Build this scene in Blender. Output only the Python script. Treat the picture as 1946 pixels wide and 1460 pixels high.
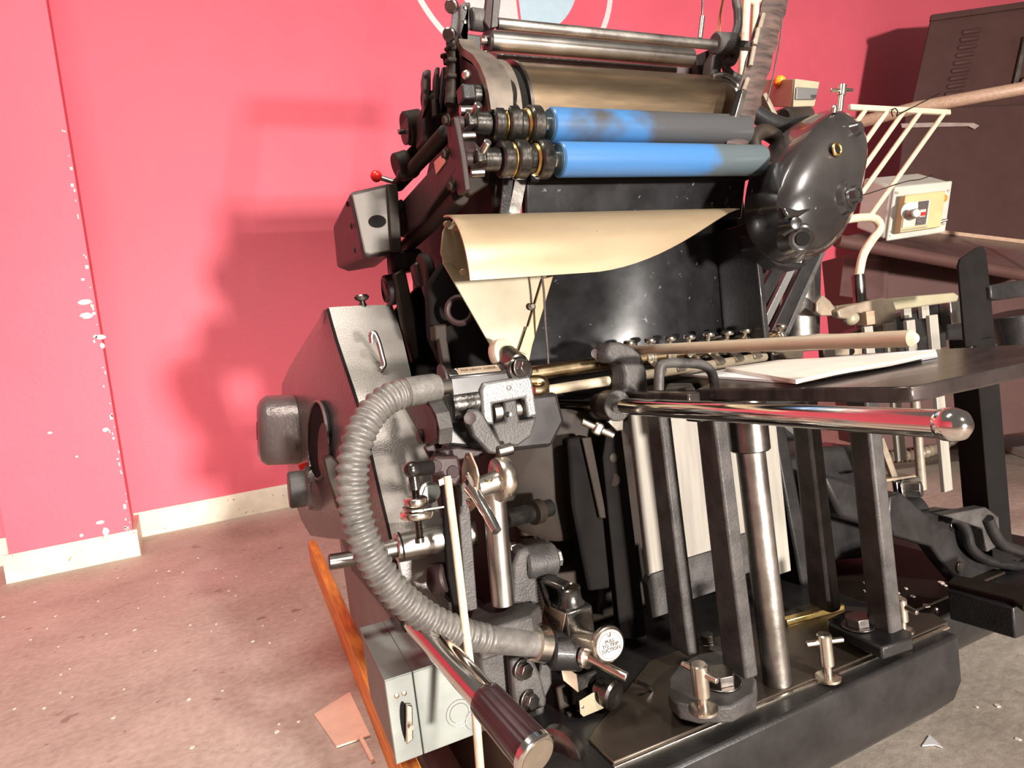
import bpy, bmesh, math, random
from mathutils import Vector as V, Matrix
random.seed(7)
SC = bpy.context.scene
for o in list(bpy.data.objects): bpy.data.objects.remove(o)

# ------------------------------------------------------------------ camera
W_PX, H_PX, F_PX = 1946, 1460, 1189.0
yaw, pit, rol = math.radians(23.13), math.radians(3.29), math.radians(-7.187)
FW = V((math.sin(yaw)*math.cos(pit), math.cos(yaw)*math.cos(pit), -math.sin(pit)))
R0 = V((math.cos(yaw), -math.sin(yaw), 0)); U0 = R0.cross(FW)
RT = math.cos(rol)*R0 + math.sin(rol)*U0
UP = -math.sin(rol)*R0 + math.cos(rol)*U0
EYE = V((0, 0, .85))
cd = bpy.data.cameras.new('camera'); cam = bpy.data.objects.new('camera', cd); SC.collection.objects.link(cam)
m = Matrix((RT, UP, -FW)).transposed().to_4x4(); m.translation = EYE
cam.matrix_world = m
cd.sensor_fit = 'HORIZONTAL'; cd.sensor_width = 36.0; cd.lens = F_PX/W_PX*36.0
cd.clip_start = .02; cd.clip_end = 60
SC.camera = cam

# ------------------------------------------------------------------ light
SC.view_settings.view_transform = 'Standard'; SC.view_settings.look = 'None'
SC.view_settings.exposure = 0.15; SC.view_settings.gamma = 1.0
SC.view_settings.use_curve_mapping = False
wd = bpy.data.worlds.new('world'); SC.world = wd; wd.use_nodes = True
wd.node_tree.nodes['Background'].inputs[0].default_value = (1.0, .89, .78, 1)
wd.node_tree.nodes['Background'].inputs[1].default_value = 0.15
def area(name, loc, target, sx, sy, power, col):
    l = bpy.data.lights.new(name, 'AREA'); l.shape = 'RECTANGLE'; l.size = sx; l.size_y = sy
    l.energy = power; l.color = col
    o = bpy.data.objects.new(name, l); SC.collection.objects.link(o); o.location = loc
    o.rotation_euler = (V(target)-V(loc)).to_track_quat('-Z', 'Y').to_euler(); return o
area('work_lamp', (1.25, -6.5, .2), (.9, 2, 1.3), .45, .45, 1420, (1, .93, .86))
def spot(name, loc, target, power, ang, col, size=.25):
    l = bpy.data.lights.new(name, 'SPOT'); l.energy = power; l.color = col; l.spot_size = math.radians(ang); l.spot_blend = .7; l.shadow_soft_size = size
    o = bpy.data.objects.new(name, l); SC.collection.objects.link(o); o.location = loc
    o.rotation_euler = (V(target)-V(loc)).to_track_quat('-Z', 'Y').to_euler(); return o
spot('track_spot', (1.5, -4.6, 4.2), (.35, 1.2, .1), 1500, 44, (1, .93, .85))
area('overhead_fill', (-.5, .6, 3.9), (-.3, 1.6, 0), 1.4, .4, 95, (1, .94, .84))  # added fill from overhead, brightens the floor

# ------------------------------------------------------------------ helpers
def P(px, py, X=None, Y=None, Z=None, D=None):
    """the point of the place seen at a pixel of the photograph, on a given plane"""
    d = FW + RT*((px-W_PX/2)/F_PX) - UP*((py-H_PX/2)/F_PX)
    if X is not None: t = X/d.x
    elif Y is not None: t = Y/d.y
    elif Z is not None: t = (Z-EYE.z)/d.z
    else: t = D
    return EYE + d*t
def PP(pts, **k): return [P(a, b, **k) for a, b in pts]

def frame(ax):
    ax = V(ax).normalized()
    u = ax.orthogonal() if abs(ax.z) > .95 else V((0, 0, 1)).cross(ax)
    u.normalize(); return ax, u, ax.cross(u)

def catmull(pts, n=6):
    pts = [V(p) for p in pts]; out = []
    for i in range(len(pts)-1):
        p0 = pts[max(i-1, 0)]; p1 = pts[i]; p2 = pts[i+1]; p3 = pts[min(i+2, len(pts)-1)]
        for k in range(n):
            t = k/n
            out.append(.5*((2*p1)+(p2-p0)*t+(2*p0-5*p1+4*p2-p3)*t*t+(3*p1-p0-3*p2+p3)*t**3))
    out.append(pts[-1]); return out

class B:
    """collects shapes into one mesh, world coordinates"""
    def __init__(s): s.bm = bmesh.new()
    def ring(s, pts): return [s.bm.verts.new(p) for p in pts]
    def face(s, vs):
        try: s.bm.faces.new(vs)
        except ValueError: pass
    def loft(s, rings, closed=True, cap0=True, cap1=True):
        rs = [s.ring(r) for r in rings]; n = len(rs[0])
        for a, b in zip(rs, rs[1:]):
            for i in range(n if closed else n-1):
                j = (i+1) % n; s.face((a[i], a[j], b[j], b[i]))
        if closed and cap0: s.face(rs[0][::-1])
        if closed and cap1: s.face(rs[-1])
        return s
    def prism(s, pts, vec):
        vec = V(vec); return s.loft([[V(p) for p in pts], [V(p)+vec for p in pts]])
    def bx(s, x0, x1, y0, y1, z0, z1):
        return s.prism([V((x0, y0, z0)), V((x1, y0, z0)), V((x1, y1, z0)), V((x0, y1, z0))], (0, 0, z1-z0))
    def bar(s, p0, p1, w, h, up=(0, 0, 1)):
        p0, p1 = V(p0), V(p1); a = (p1-p0).normalized(); r = a.cross(V(up)).normalized(); u = r.cross(a)
        return s.prism([p0+r*w/2*i+u*h/2*j for i, j in ((-1, -1), (1, -1), (1, 1), (-1, 1))], p1-p0)
    def lathe(s, o, ax, prof, n=28, a0=0):
        a, u, v = frame(ax); o = V(o)
        return s.loft([[o+a*t+(u*math.cos(2*math.pi*k/n+a0)+v*math.sin(2*math.pi*k/n+a0))*max(r, 1e-5) for k in range(n)] for t, r in prof])
    def cyl(s, p0, p1, r, r1=None, n=24, ch=0):
        p0, p1 = V(p0), V(p1); L = (p1-p0).length; r1 = r if r1 is None else r1
        pr = [(0, r), (L, r1)] if not ch else [(0, r-ch), (ch, r), (L-ch, r1), (L, r1-ch)]
        return s.lathe(p0, p1-p0, pr, n)
    def hexa(s, p0, p1, r): return s.cyl(p0, p1, r, n=6)
    def tube(s, pts, r, n=12, sub=0):
        pts = catmull(pts, sub) if sub else [V(p) for p in pts]
        rr = r if isinstance(r, (list, tuple)) else None; N = len(pts); prev = None; rings = []
        for i, p in enumerate(pts):
            t = (pts[min(i+1, N-1)]-pts[max(i-1, 0)]).normalized()
            if prev is None: _, u, _ = frame(t)
            else: u = (prev - t*prev.dot(t)).normalized()
            prev = u; w = t.cross(u)
            ri = r if rr is None else rr[0]+(rr[1]-rr[0])*i/(N-1) if len(rr) == 2 else rr[i]
            rings.append([p+(u*math.cos(2*math.pi*k/n)+w*math.sin(2*math.pi*k/n))*ri for k in range(n)])
        return s.loft(rings)
    def ball(s, c, r, ax=(0, 0, 1), sq=1., n=20):
        return s.lathe(V(c)-V(ax).normalized()*r*sq, ax, [(r*sq*(1-math.cos(math.pi*k/10)), r*math.sin(math.pi*k/10)) for k in range(11)], n)
    def torus(s, c, ax, R, r, n=28, k=8):
        a, u, v = frame(ax); c = V(c); rings = []
        for i in range(n+1):
            d = u*math.cos(2*math.pi*i/n)+v*math.sin(2*math.pi*i/n)
            rings.append([c+d*(R+r*math.cos(2*math.pi*j/k))+a*r*math.sin(2*math.pi*j/k) for j in range(k)])
        return s.loft(rings, cap0=False, cap1=False)
    def sheet(s, grid, th):
        """a thick sheet from a grid of points (rows)"""
        R_, C_ = len(grid), len(grid[0]); g = [[V(p) for p in r] for r in grid]; nm = [[None]*C_ for _ in g]
        for i in range(R_):
            for j in range(C_):
                a = g[min(i+1, R_-1)][j]-g[max(i-1, 0)][j]; b = g[i][min(j+1, C_-1)]-g[i][max(j-1, 0)]
                nn = a.cross(b); nm[i][j] = nn.normalized() if nn.length > 1e-12 else V((0, 0, 1))
        f = [[s.bm.verts.new(g[i][j]) for j in range(C_)] for i in range(R_)]
        k = [[s.bm.verts.new(g[i][j]+nm[i][j]*th) for j in range(C_)] for i in range(R_)]
        for i in range(R_-1):
            for j in range(C_-1):
                s.face((f[i][j], f[i][j+1], f[i+1][j+1], f[i+1][j])); s.face((k[i][j], k[i+1][j], k[i+1][j+1], k[i][j+1]))
        for i in range(R_-1):
            for j in (0, C_-1): s.face((f[i][j], f[i+1][j], k[i+1][j], k[i][j]))
        for j in range(C_-1):
            for i in (0, R_-1): s.face((f[i][j], f[i][j+1], k[i][j+1], k[i][j]))
        return s

ORG = {}
def root(name, label, cat, loc, group=None):
    o = bpy.data.objects.new(name, None); SC.collection.objects.link(o); o.location = loc; o.empty_display_size = .05
    o['label'] = label; o['category'] = cat
    if group: o['group'] = group
    ORG[o.name] = V(loc); return o
def part(name, b, mat, parent=None, bev=0.0, label=None, org=None, sharp=38, seg=2):
    bm = b.bm
    bmesh.ops.recalc_face_normals(bm, faces=bm.faces)
    o0 = V(org) if org else (ORG[parent.name] if parent else V((0, 0, 0)))
    for v in bm.verts: v.co -= o0
    for f in bm.faces: f.smooth = True
    lim = math.radians(sharp)
    for e in bm.edges:
        if len(e.link_faces) == 2 and e.calc_face_angle(0) > lim: e.smooth = False
    me = bpy.data.meshes.new(name); bm.to_mesh(me); bm.free(); me.materials.append(mat)
    o = bpy.data.objects.new(name, me); SC.collection.objects.link(o)
    if parent: o.parent = parent
    else: o.location = o0
    ORG[o.name] = o0
    if bev:
        md = o.modifiers.new('b', 'BEVEL'); md.width = bev; md.segments = seg; md.limit_method = 'ANGLE'; md.angle_limit = math.radians(40)
        md.harden_normals = False
    if label: o['label'] = label
    return o
def one(name, b, mat, label, cat, loc, group=None, bev=0.0, kind=None):
    o = part(name, b, mat, None, bev, label, org=loc)
    if cat: o['category'] = cat
    if group: o['group'] = group
    if kind: o['kind'] = kind
    return o
def struct(name, b, mat, parent=None, bev=0.0):
    o = part(name, b, mat, parent, bev)
    if not parent: o['kind'] = 'structure'
    return o
def lettering(name, txt, c, rv, uv, h, mat, parent, ext=.0004, space=1.0):
    c, rv, uv = V(c), V(rv).normalized(), V(uv).normalized(); nv = rv.cross(uv).normalized(); uv = nv.cross(rv)
    cu = bpy.data.curves.new('t', 'FONT'); cu.body = txt; cu.size = h; cu.align_x = 'CENTER'; cu.align_y = 'CENTER'; cu.extrude = ext
    cu.space_line = space; cu.resolution_u = 2
    ob = bpy.data.objects.new('t', cu); SC.collection.objects.link(ob)
    bpy.context.view_layer.update()
    me = bpy.data.meshes.new_from_object(ob.evaluated_get(bpy.context.evaluated_depsgraph_get()))
    bpy.data.objects.remove(ob); me.name = name
    M = Matrix((rv, uv, nv)).transposed().to_4x4(); M.translation = c - ORG[parent.name]
    me.transform(M); me.materials.clear(); me.materials.append(mat)
    o = bpy.data.objects.new(name, me); SC.collection.objects.link(o); o.parent = parent; ORG[o.name] = ORG[parent.name]; return o

# ------------------------------------------------------------------ materials
def mat(name, col, rough=.5, metal=0., var=.15, vscale=14., bump=0., bscale=60., col2=None, spots=None, stretch=None, coat=0., rvar=.12):
    M = bpy.data.materials.new(name); M.use_nodes = True; nt = M.node_tree; N = nt.nodes; L = nt.links
    bs = N['Principled BSDF']; tc = N.new('ShaderNodeTexCoord'); mp = N.new('ShaderNodeMapping'); L.new(tc.outputs['Object'], mp.inputs[0])
    if stretch: mp.inputs['Scale'].default_value = stretch
    nz = N.new('ShaderNodeTexNoise'); nz.inputs['Scale'].default_value = vscale; nz.inputs['Detail'].default_value = 6; nz.inputs['Roughness'].default_value = .6
    L.new(mp.outputs[0], nz.inputs['Vector'])
    rp = N.new('ShaderNodeValToRGB'); rp.color_ramp.elements[0].position = .3; rp.color_ramp.elements[1].position = .7
    c = V(col); a = col2 if col2 else tuple(c*(1-var*1.6)); b = col if col2 else tuple(min(1, x*(1+var)) for x in c)
    rp.color_ramp.elements[0].color = (*a, 1); rp.color_ramp.elements[1].color = (*b, 1)
    L.new(nz.outputs['Fac'], rp.inputs[0]); out = rp.outputs[0]
    if spots:
        sc_, th, sc = spots
        n2 = N.new('ShaderNodeTexNoise'); n2.inputs['Scale'].default_value = sc_; n2.inputs['Detail'].default_value = 3; L.new(tc.outputs['Object'], n2.inputs['Vector'])
        r2 = N.new('ShaderNodeValToRGB'); r2.color_ramp.elements[0].position = th; r2.color_ramp.elements[1].position = th+.03
        L.new(n2.outputs['Fac'], r2.inputs[0]); mx = N.new('ShaderNodeMix'); mx.data_type = 'RGBA'
        L.new(r2.outputs[0], mx.inputs['Factor']); L.new(out, mx.inputs[6]); mx.inputs[7].default_value = (*sc, 1); out = mx.outputs[2]
    L.new(out, bs.inputs['Base Color'])
    mr = N.new('ShaderNodeMapRange'); mr.inputs['To Min'].default_value = max(.02, rough-rvar); mr.inputs['To Max'].default_value = min(1, rough+rvar)
    L.new(nz.outputs['Fac'], mr.inputs['Value']); L.new(mr.outputs[0], bs.inputs['Roughness'])
    bs.inputs['Metallic'].default_value = metal; bs.inputs['Coat Weight'].default_value = coat
    if bump:
        n3 = N.new('ShaderNodeTexNoise'); n3.inputs['Scale'].default_value = bscale; n3.inputs['Detail'].default_value = 2; L.new(tc.outputs['Object'], n3.inputs['Vector'])
        bp = N.new('ShaderNodeBump'); bp.inputs['Strength'].default_value = bump; bp.inputs['Distance'].default_value = .004
        L.new(n3.outputs['Fac'], bp.inputs['Height']); L.new(bp.outputs[0], bs.inputs['Normal'])
    return M
M_ = {}
def defm(k, *a, **kw): M_[k] = mat(k, *a, **kw)
defm('wall_red', (.76,.118,.168), .55, var=.05, vscale=1.5, bump=.25, bscale=40)
defm('wall_white', (.72,.68,.68), .6, var=.03)
defm('wall_blue', (.50,.66,.76), .6, var=.03)
defm('white_paint', (.74, .66, .52), .5, var=.1, vscale=9, spots=(30, .68, (.4, .3, .2)))
defm('chip', (.85, .72, .62), .7)
defm('cast', (.066,.060,.057), .5, .2, var=.3, vscale=20, bump=.22, bscale=260)
defm('cast_grey', (.16, .15, .145), .36, .5, var=.25, vscale=18, bump=.2, bscale=250)
defm('castblack', (.016, .0145, .0145), .42, .0, var=.3, bump=.12, bscale=220, coat=.12)
defm('dark', (.008,.0065,.006), .85, .0, var=.3)  # near black; stands for shade in holes and the deep interior
defm('grime_shade', (.022,.014,.009), .6, .2, var=.4, vscale=9)  # dirty metal, darkened further to stand for shade inside the press
defm('blackgloss', (.012, .012, .013), .27, 0, var=.3, coat=.2, spots=(70, .70, (.10, .10, .11)), bump=.1, bscale=12)
defm('gearblack', (.022, .019, .018), .27, 0, var=.4, vscale=7, coat=.4, bump=.18, bscale=9, spots=(60, .72, (.16, .14, .13)))
defm('steel', (.50, .47, .43), .30, 1, var=.15, vscale=10)
defm('worn_steel', (.40, .37, .34), .36, 1, var=.3, vscale=12, bump=.1, bscale=80)
defm('darksteel', (.20, .18, .165), .30, 1, var=.3, vscale=20)
defm('oily', (.10, .092, .085), .24, .9, var=.4, vscale=30, bump=.10, bscale=140)
defm('chrome', (.74, .70, .66), .10, 1, var=.06, rvar=.04)
defm('nickel', (.70, .63, .54), .26, 1, var=.12, vscale=20)
defm('brass', (.62, .44, .16), .28, 1, var=.15)
defm('guardpaint', (.24,.22,.20), .40, .3, var=.12, vscale=5, bump=.2, bscale=330)
defm('hoodpaint', (.115, .098, .082), .55, 0, var=.15, vscale=9, bump=.1, bscale=300)
defm('rim', (.17, .14, .115), .45, .6, var=.3, vscale=14)
defm('scuff', (.36, .28, .25), .7)
defm('drum', (.48,.345,.215), .30, 1, var=.0, vscale=3, col2=(.30, .22, .15), stretch=(1, 6, 6))
defm('gold', (.62, .47, .28), .24, 1, var=.15, vscale=20)
defm('hammer', (.17,.165,.16), .36, .45, var=.10, vscale=5, bump=.22, bscale=330)
defm('hammer_dark', (.105, .082, .078), .32, .35, var=.15, vscale=5, bump=.3, bscale=120)
defm('maroon_reflect', (.032,.018,.018), .5, .1, var=.25, vscale=9, bump=.2, bscale=60)  # dark metal with the red wall's reflection put into its colour
defm('cream', (.30, .265, .18), .34, .1, var=.10, vscale=6, spots=(90, .73, (.25, .18, .1)))
defm('creamrod', (.56,.475,.345), .30, .15, var=.12, vscale=14, spots=(80, .74, (.12, .09, .06)), stretch=(3, .6, 3))
defm('plank', (.30,.275,.235), .5, .1, var=.12, vscale=9, stretch=(6, 6, .5))
defm('tan_sheet', (.42, .33, .215), .34, .4, var=.0, vscale=5, col2=(.34, .25, .155), spots=(75, .75, (.14, .1, .07)), stretch=(.6, 2, 2))
defm('inside', (.24, .20, .13), .5, .1, var=.2)
defm('hose', (.125,.115,.104), .45, .15, var=.25, vscale=40, bump=.15, bscale=200)
defm('grip', (.030, .012, .014), .32, 0, var=.2, coat=.4)
defm('blue', (.035, .13, .34), .36, .0, var=.0, vscale=4.5, col2=(.06, .075, .085), stretch=(1.3, 1.0, 1.0), coat=.3)
defm('blue_grey', (.035, .095, .22), .30, .2, var=.0, vscale=5, col2=(.055, .055, .058), stretch=(2, 1, 1), coat=.3)
defm('rubber_end', (.04, .09, .13), .5)
defm('boxgrey', (.22,.235,.215), .42, .1, var=.15, vscale=7, spots=(14, .70, (.30, .26, .2)))
defm('boxside', (.16, .13, .12), .45, .1, var=.2)
defm('orange_wood', (.80,.30,.05), .55, var=.3, vscale=8, stretch=(8, .8, 8), bump=.3, bscale=60)
defm('card', (.85,.58,.44), .8, var=.08)
defm('paper', (.8,.78,.8), .7, var=.02)
defm('paper_warm_light', (.80,.72,.64), .7, var=.05)  # white paper with warm reflected light put into its colour
defm('feedboard', (.065, .050, .046), .24, .55, var=.35, vscale=10, stretch=(1, 3, 1), spots=(120, .75, (.35, .3, .26)))
defm('platetop', (.085, .066, .052), .34, .6, var=.3, vscale=8)
defm('strap', (.06, .034, .027), .6, 0, var=.5, vscale=10, stretch=(2, 2, 12))
defm('console', (.075,.036,.031), .55, .05, var=.08, vscale=6, bump=.1, bscale=150)
defm('board', (.11,.07,.06), .3, .4, var=.2, vscale=8)
defm('timber', (.34,.22,.15), .5, var=.15, stretch=(1, 8, 8))
defm('ivory', (.42, .41, .36), .4, var=.06)
defm('yellow', (.45,.36,.17), .4, var=.06)
defm('red', (.75, .02, .015), .3); defm('amber', (.95, .22, .02), .25, coat=.5)
defm('tanbox', (.30, .22, .13), .4, .3, var=.1)
defm('wood_pale', (.42, .31, .21), .55, var=.25, stretch=(8, 1, 8))
defm('bakelite', (.24, .19, .14), .4, .1, var=.25, vscale=20)
defm('plate', (.50, .38, .28), .4, .6, var=.1); defm('ink', (.05, .03, .02), .6)
defm('white_label', (.46,.44,.41), .4, .2, var=.04)

def roller_mat(name, blue, grey, x0, x1, bias, sc):
    M = bpy.data.materials.new(name); M.use_nodes = True; nt = M.node_tree; N = nt.nodes; L = nt.links; bs = N['Principled BSDF']
    tc = N.new('ShaderNodeTexCoord'); sx = N.new('ShaderNodeSeparateXYZ'); L.new(tc.outputs['Object'], sx.inputs[0])
    nz = N.new('ShaderNodeTexNoise'); nz.inputs['Scale'].default_value = sc; nz.inputs['Detail'].default_value = 3; L.new(tc.outputs['Object'], nz.inputs['Vector'])
    mr = N.new('ShaderNodeMapRange'); mr.inputs['From Min'].default_value = x0; mr.inputs['From Max'].default_value = x1; mr.inputs['To Min'].default_value = bias; mr.inputs['To Max'].default_value = bias-.75
    L.new(sx.outputs[0], mr.inputs['Value'])
    ad = N.new('ShaderNodeMath'); L.new(nz.outputs['Fac'], ad.inputs[0]); L.new(mr.outputs[0], ad.inputs[1])
    rp = N.new('ShaderNodeValToRGB'); rp.color_ramp.elements[0].position = .46; rp.color_ramp.elements[1].position = .64
    rp.color_ramp.elements[0].color = (*grey, 1); rp.color_ramp.elements[1].color = (*blue, 1)
    L.new(ad.outputs[0], rp.inputs[0]); L.new(rp.outputs[0], bs.inputs['Base Color'])
    bs.inputs['Roughness'].default_value = .34; bs.inputs['Coat Weight'].default_value = .25; bs.inputs['Coat Roughness'].default_value = .25
    M_[name] = M
roller_mat('roller_upper', (.035, .115, .26), (.048, .048, .050), .08, .34, .155, 11)
roller_mat('roller_lower', (.038, .128, .30), (.065, .082, .09), .17, .30, .45, 11)

M_['dark'].node_tree.nodes['Principled BSDF'].inputs['Specular IOR Level'].default_value = .12
defm('perspex', (.13, .07, .065), .15)
for k_ in ('grime_shade', 'cast', 'castblack', 'maroon_reflect'): M_[k_].node_tree.nodes['Principled BSDF'].inputs['Specular IOR Level'].default_value = .3
M_['console'].node_tree.nodes['Principled BSDF'].inputs['Specular IOR Level'].default_value = .2
M_['perspex'].node_tree.nodes['Principled BSDF'].inputs['Alpha'].default_value = .45
# concrete floor material
def concrete():
    M = bpy.data.materials.new('concrete'); M.use_nodes = True; nt = M.node_tree; N = nt.nodes; L = nt.links; bs = N['Principled BSDF']
    tc = N.new('ShaderNodeTexCoord')
    def noise(s, d=6, r=.6):
        n = N.new('ShaderNodeTexNoise'); n.inputs['Scale'].default_value = s; n.inputs['Detail'].default_value = d; n.inputs['Roughness'].default_value = r
        L.new(tc.outputs['Object'], n.inputs['Vector']); return n.outputs['Fac']
    def ramp(f, a, ca, b, cb):
        r = N.new('ShaderNodeValToRGB'); r.color_ramp.elements[0].position = a; r.color_ramp.elements[1].position = b
        r.color_ramp.elements[0].color = (*ca, 1); r.color_ramp.elements[1].color = (*cb, 1); L.new(f, r.inputs[0]); return r.outputs[0]
    def mix(f, a, b, mode='MIX'):
        x = N.new('ShaderNodeMix'); x.data_type = 'RGBA'; x.blend_type = mode; L.new(f, x.inputs['Factor'])
        for s, i in ((a, 6), (b, 7)):
            if isinstance(s, tuple): x.inputs[i].default_value = (*s, 1)
            else: L.new(s, x.inputs[i])
        return x.outputs[2]
    base = ramp(noise(2.2, 8, .65), .3, (.29, .245, .19), .7, (.58, .50, .425))
    fine = ramp(noise(45, 4), .35, (.34, .28, .23), .65, (.64, .55, .48))
    hf = N.new('ShaderNodeValue'); hf.outputs[0].default_value = .35
    c = mix(hf.outputs[0], base, fine)
    c = mix(ramp(noise(6.5, 3), .66, (0, 0, 0), .70, (.6, .6, .6)), c, (.15, .10, .07))
    c = mix(ramp(noise(60, 2), .73, (0, 0, 0), .76, (.8, .8, .8)), c, (.68, .55, .45))
    c = mix(ramp(noise(34, 2), .72, (0, 0, 0), .75, (.7, .7, .7)), c, (.13, .09, .07))
    L.new(c, bs.inputs['Base Color'])
    bs.inputs['Roughness'].default_value = .62
    bp = N.new('ShaderNodeBump'); bp.inputs['Strength'].default_value = .25; bp.inputs['Distance'].default_value = .006
    L.new(noise(30, 5), bp.inputs['Height']); L.new(bp.outputs[0], bs.inputs['Normal']); return M
M_['concrete'] = concrete()

# ------------------------------------------------------------------ room
WY = 4.35
struct('floor', B().bx(-6, 12, -9, 8.6, -.06, 0), M_['concrete'])
struct('wall_back', B().bx(-6, 12, WY, WY+.15, 0, 6.2), M_['wall_red'])
struct('wall_left', B().bx(-6.15, -6.0, -3, WY+.15, 0, 4.6), M_['wall_red'])
PY = 3.87; PX0, PX1 = -1.18, -.64
pil = struct('pilaster', B().prism([V((PX0, PY, 0)), V((PX1, PY, 0)), V((PX1-.066, WY-.001, 0)), V((PX0, WY-.001, 0))], (0, 0, 4.6)), M_['wall_red'])
pil['kind'] = 'structure'
b = B()
for i in range(46):   # chipped paint down the corner of the pilaster
    z = 2.6*random.random()**1.4+.12; w = .004+.011*random.random()**2; h = .005+.02*random.random()**2
    x = PX1-.001-abs(random.gauss(0, .014))-w
    b.bx(x, x+w, PY-.0015, PY+.004, z, z+h)
for px, py, w, h in ((160, 574, .055, .028), (164, 600, .055, .03), (192, 641, .05, .024), (181, 640, .02, .018), (195, 657, .02, .03), (200, 817, .03, .02), (201, 1011, .03, .045), (190, 993, .04, .018), (155, 1018, .02, .016), (146, 868, .014, .01), (95, 823, .02, .012)):
    p = P(px, py, Y=PY); k = [V((p.x+w/2*math.cos(a)*(.8+.4*random.random()), PY-.0015, p.z+h/2*math.sin(a)*(.8+.4*random.random()))) for a in [i*math.pi/5 for i in range(10)]]
    b.prism(k, (0, .004, 0))
struct('paint_chips', b, M_['chip'], pil)
def base(n, x0, x1, y, h=.125):
    b = B().prism([V((x0, y, 0)), V((x0, y-.022, 0)), V((x0, y-.022, h-.02)), V((x0, y-.012, h)), V((x0, y, h))], (x1-x0, 0, 0))
    return struct(n, b, M_['white_paint'])
base('baseboard_back', PX1-.06, 11.9, WY-.001, .15)
base('baseboard_pilaster', PX0-.022, PX1+.022, PY-.001, .14)
base('baseboard_corner', -5.99, PX0-.001, WY-.001, .15)
b = B().prism([V((PX1+.001, PY, 0)), V((PX1+.022, PY, 0)), V((PX1-.03, WY-.03, 0)), V((PX1-.062, WY-.03, 0))], (0, 0, .14)); struct('baseboard_side', b, M_['white_paint'])
# painted roundel on the back wall
ec = V((2.303, WY, 3.756))
em = root('wall_emblem', 'white ring around a white and pale blue disc painted on the red wall', 'emblem', ec)
n = 72
def arc(r, a0, a1, y, k=72): return [ec+V((r*math.cos(a0+(a1-a0)*i/k), y, r*math.sin(a0+(a1-a0)*i/k))) for i in range(k+1)]
b = B(); o_, i_ = arc(.885, 0, 2*math.pi, -.003), arc(.84, 0, 2*math.pi, -.003)
rings = [[o_[i], i_[i], i_[i]+V((0, .002, 0)), o_[i]+V((0, .002, 0))] for i in range(n+1)]
b.loft(rings, cap0=False, cap1=False); part('ring', b, M_['wall_white'], em)
part('half_disc', B().prism(arc(.56, math.pi/2+.03, 1.5*math.pi-.03, -.003, 40), (0, .002, 0)), M_['wall_white'], em, label='white left half of the disc')
part('half_disc', B().prism(arc(.56, -math.pi/2+.01, math.pi/2-.01, -.003, 40), (0, .002, 0)), M_['wall_blue'], em, label='pale blue right half of the disc')

# loose things on the floor
cp = [P(*q, Z=.002) for q in ((597, 1360), (665, 1318), (704, 1400), (640, 1422))]
one('cardboard_sheet', B().prism(cp, (0, 0, .004)), M_['card'], 'pinkish square of cardboard lying on the floor beside the orange plank', 'cardboard', cp[0])
s0, s1 = P(684, 1400, Z=.006), P(708, 1447, Z=.006)
one('wood_splinter', B().bar(s0, s1, .008, .008), M_['card'], 'thin pale wooden splinter on the floor by the cardboard square', 'splinter', s0)
fp = P(1776, 1417, Z=.002)
one('paper_scrap', B().prism([fp+V(q) for q in ((-.02, .01, 0), (.02, .022, 0), (.004, -.012, 0), (0, 0, 0))], (0, 0, .002)), M_['paper'], 'small white paper scrap on the concrete before the press base', 'scrap', fp)
random.seed(3); b = B()
for i in range(120):
    x, y = random.uniform(-1.2, .1), random.uniform(1.3, 3.6)
    if i > 80: x, y = random.uniform(1.1, 2.0), random.uniform(.45, .84)
    r = .003+.006*random.random()**2
    b.prism([V((x+r*math.cos(a)*random.uniform(.5, 1.2), y+r*math.sin(a), .0005)) for a in (0, 1.2, 2.4, 3.7, 5)], (0, 0, .002))
one('paper_crumbs', b, M_['chip'], 'pale crumbs of paper dust scattered over the concrete floor', 'debris', (0, 2, 0), kind='stuff')
# timber under the press
sk = root('timber_runner', 'orange varnished timber runner on edge under the left side of the press', 'timber', (.19, 2, 0))
part('plank', B().bx(.17, .205, 1.1, 2.95, 0, .10), M_['orange_wood'], sk, .003)
one('timber_block', B().bx(.225, .298, .80, .895, 0, .09), M_['orange_wood'], 'pale orange timber block under the front of the press by the switch box', 'block', (.39, .92, 0), bev=.003)
# ================================================================== the press
press = root('printing_press', 'black and grey platen printing press with blue ink rollers, hose and feed table', 'printing press', (.6, 1.0, 0))
def pt(name, b, m, bev=0., par=None, label=None, sharp=38): return part(name, b, M_[m], par or press, bev, label, sharp=sharp)
def hexbolt(par, p, ax, r=.011, h=.009, m='darksteel', name='bolt'):
    p = V(p); a = V(ax).normalized(); b = B().cyl(p, p+a*.003, r*1.35, n=20); b.hexa(p+a*.003, p+a*(.003+h), r); return pt(name, b, m, .001, par)
def screw(par, p, ax, r=.006, h=.004, m='darksteel', name='screw'):
    p = V(p); a = V(ax).normalized(); b = B().lathe(p-a*.001, a, [(0, r), (h*.6, r), (h, r*.6)], 14); return pt(name, b, m, 0, par)

# ---- base casting
prof = [(.70, .25), (.70, .165), (.715, .125), (.75, .085), (.81, .05), (.89, .015), (.93, 0), (1.75, 0), (1.75, .25)]
base_ = pt('base_casting', B().prism([V((.302, y, z)) for y, z in prof], (.788, 0, 0)), 'castblack', .006)
prof2 = [(.86, .165), (.86, .13), (.875, .085), (.90, .05), (.93, .018), (.95, 0), (1.75, 0), (1.75, .165)]
wing = pt('base_wing', B().prism([V((1.09, y, z)) for y, z in prof2], (.80, 0, 0)), 'castblack', .006)
pl = pt('top_plate', B().prism(PP(((1118, 1411), (1166, 1457), (1317, 1394), (1802, 1188), (1775, 1172), (1540, 1150), (1235, 1262)), Z=.2505), (0, 0, .006)), 'platetop', .0015)
pt('groove_strip', B().bar(P(1166, 1459, Z=.2515), P(1802, 1192, Z=.2515), .006, .004), 'nickel', .0005, pl)
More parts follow.
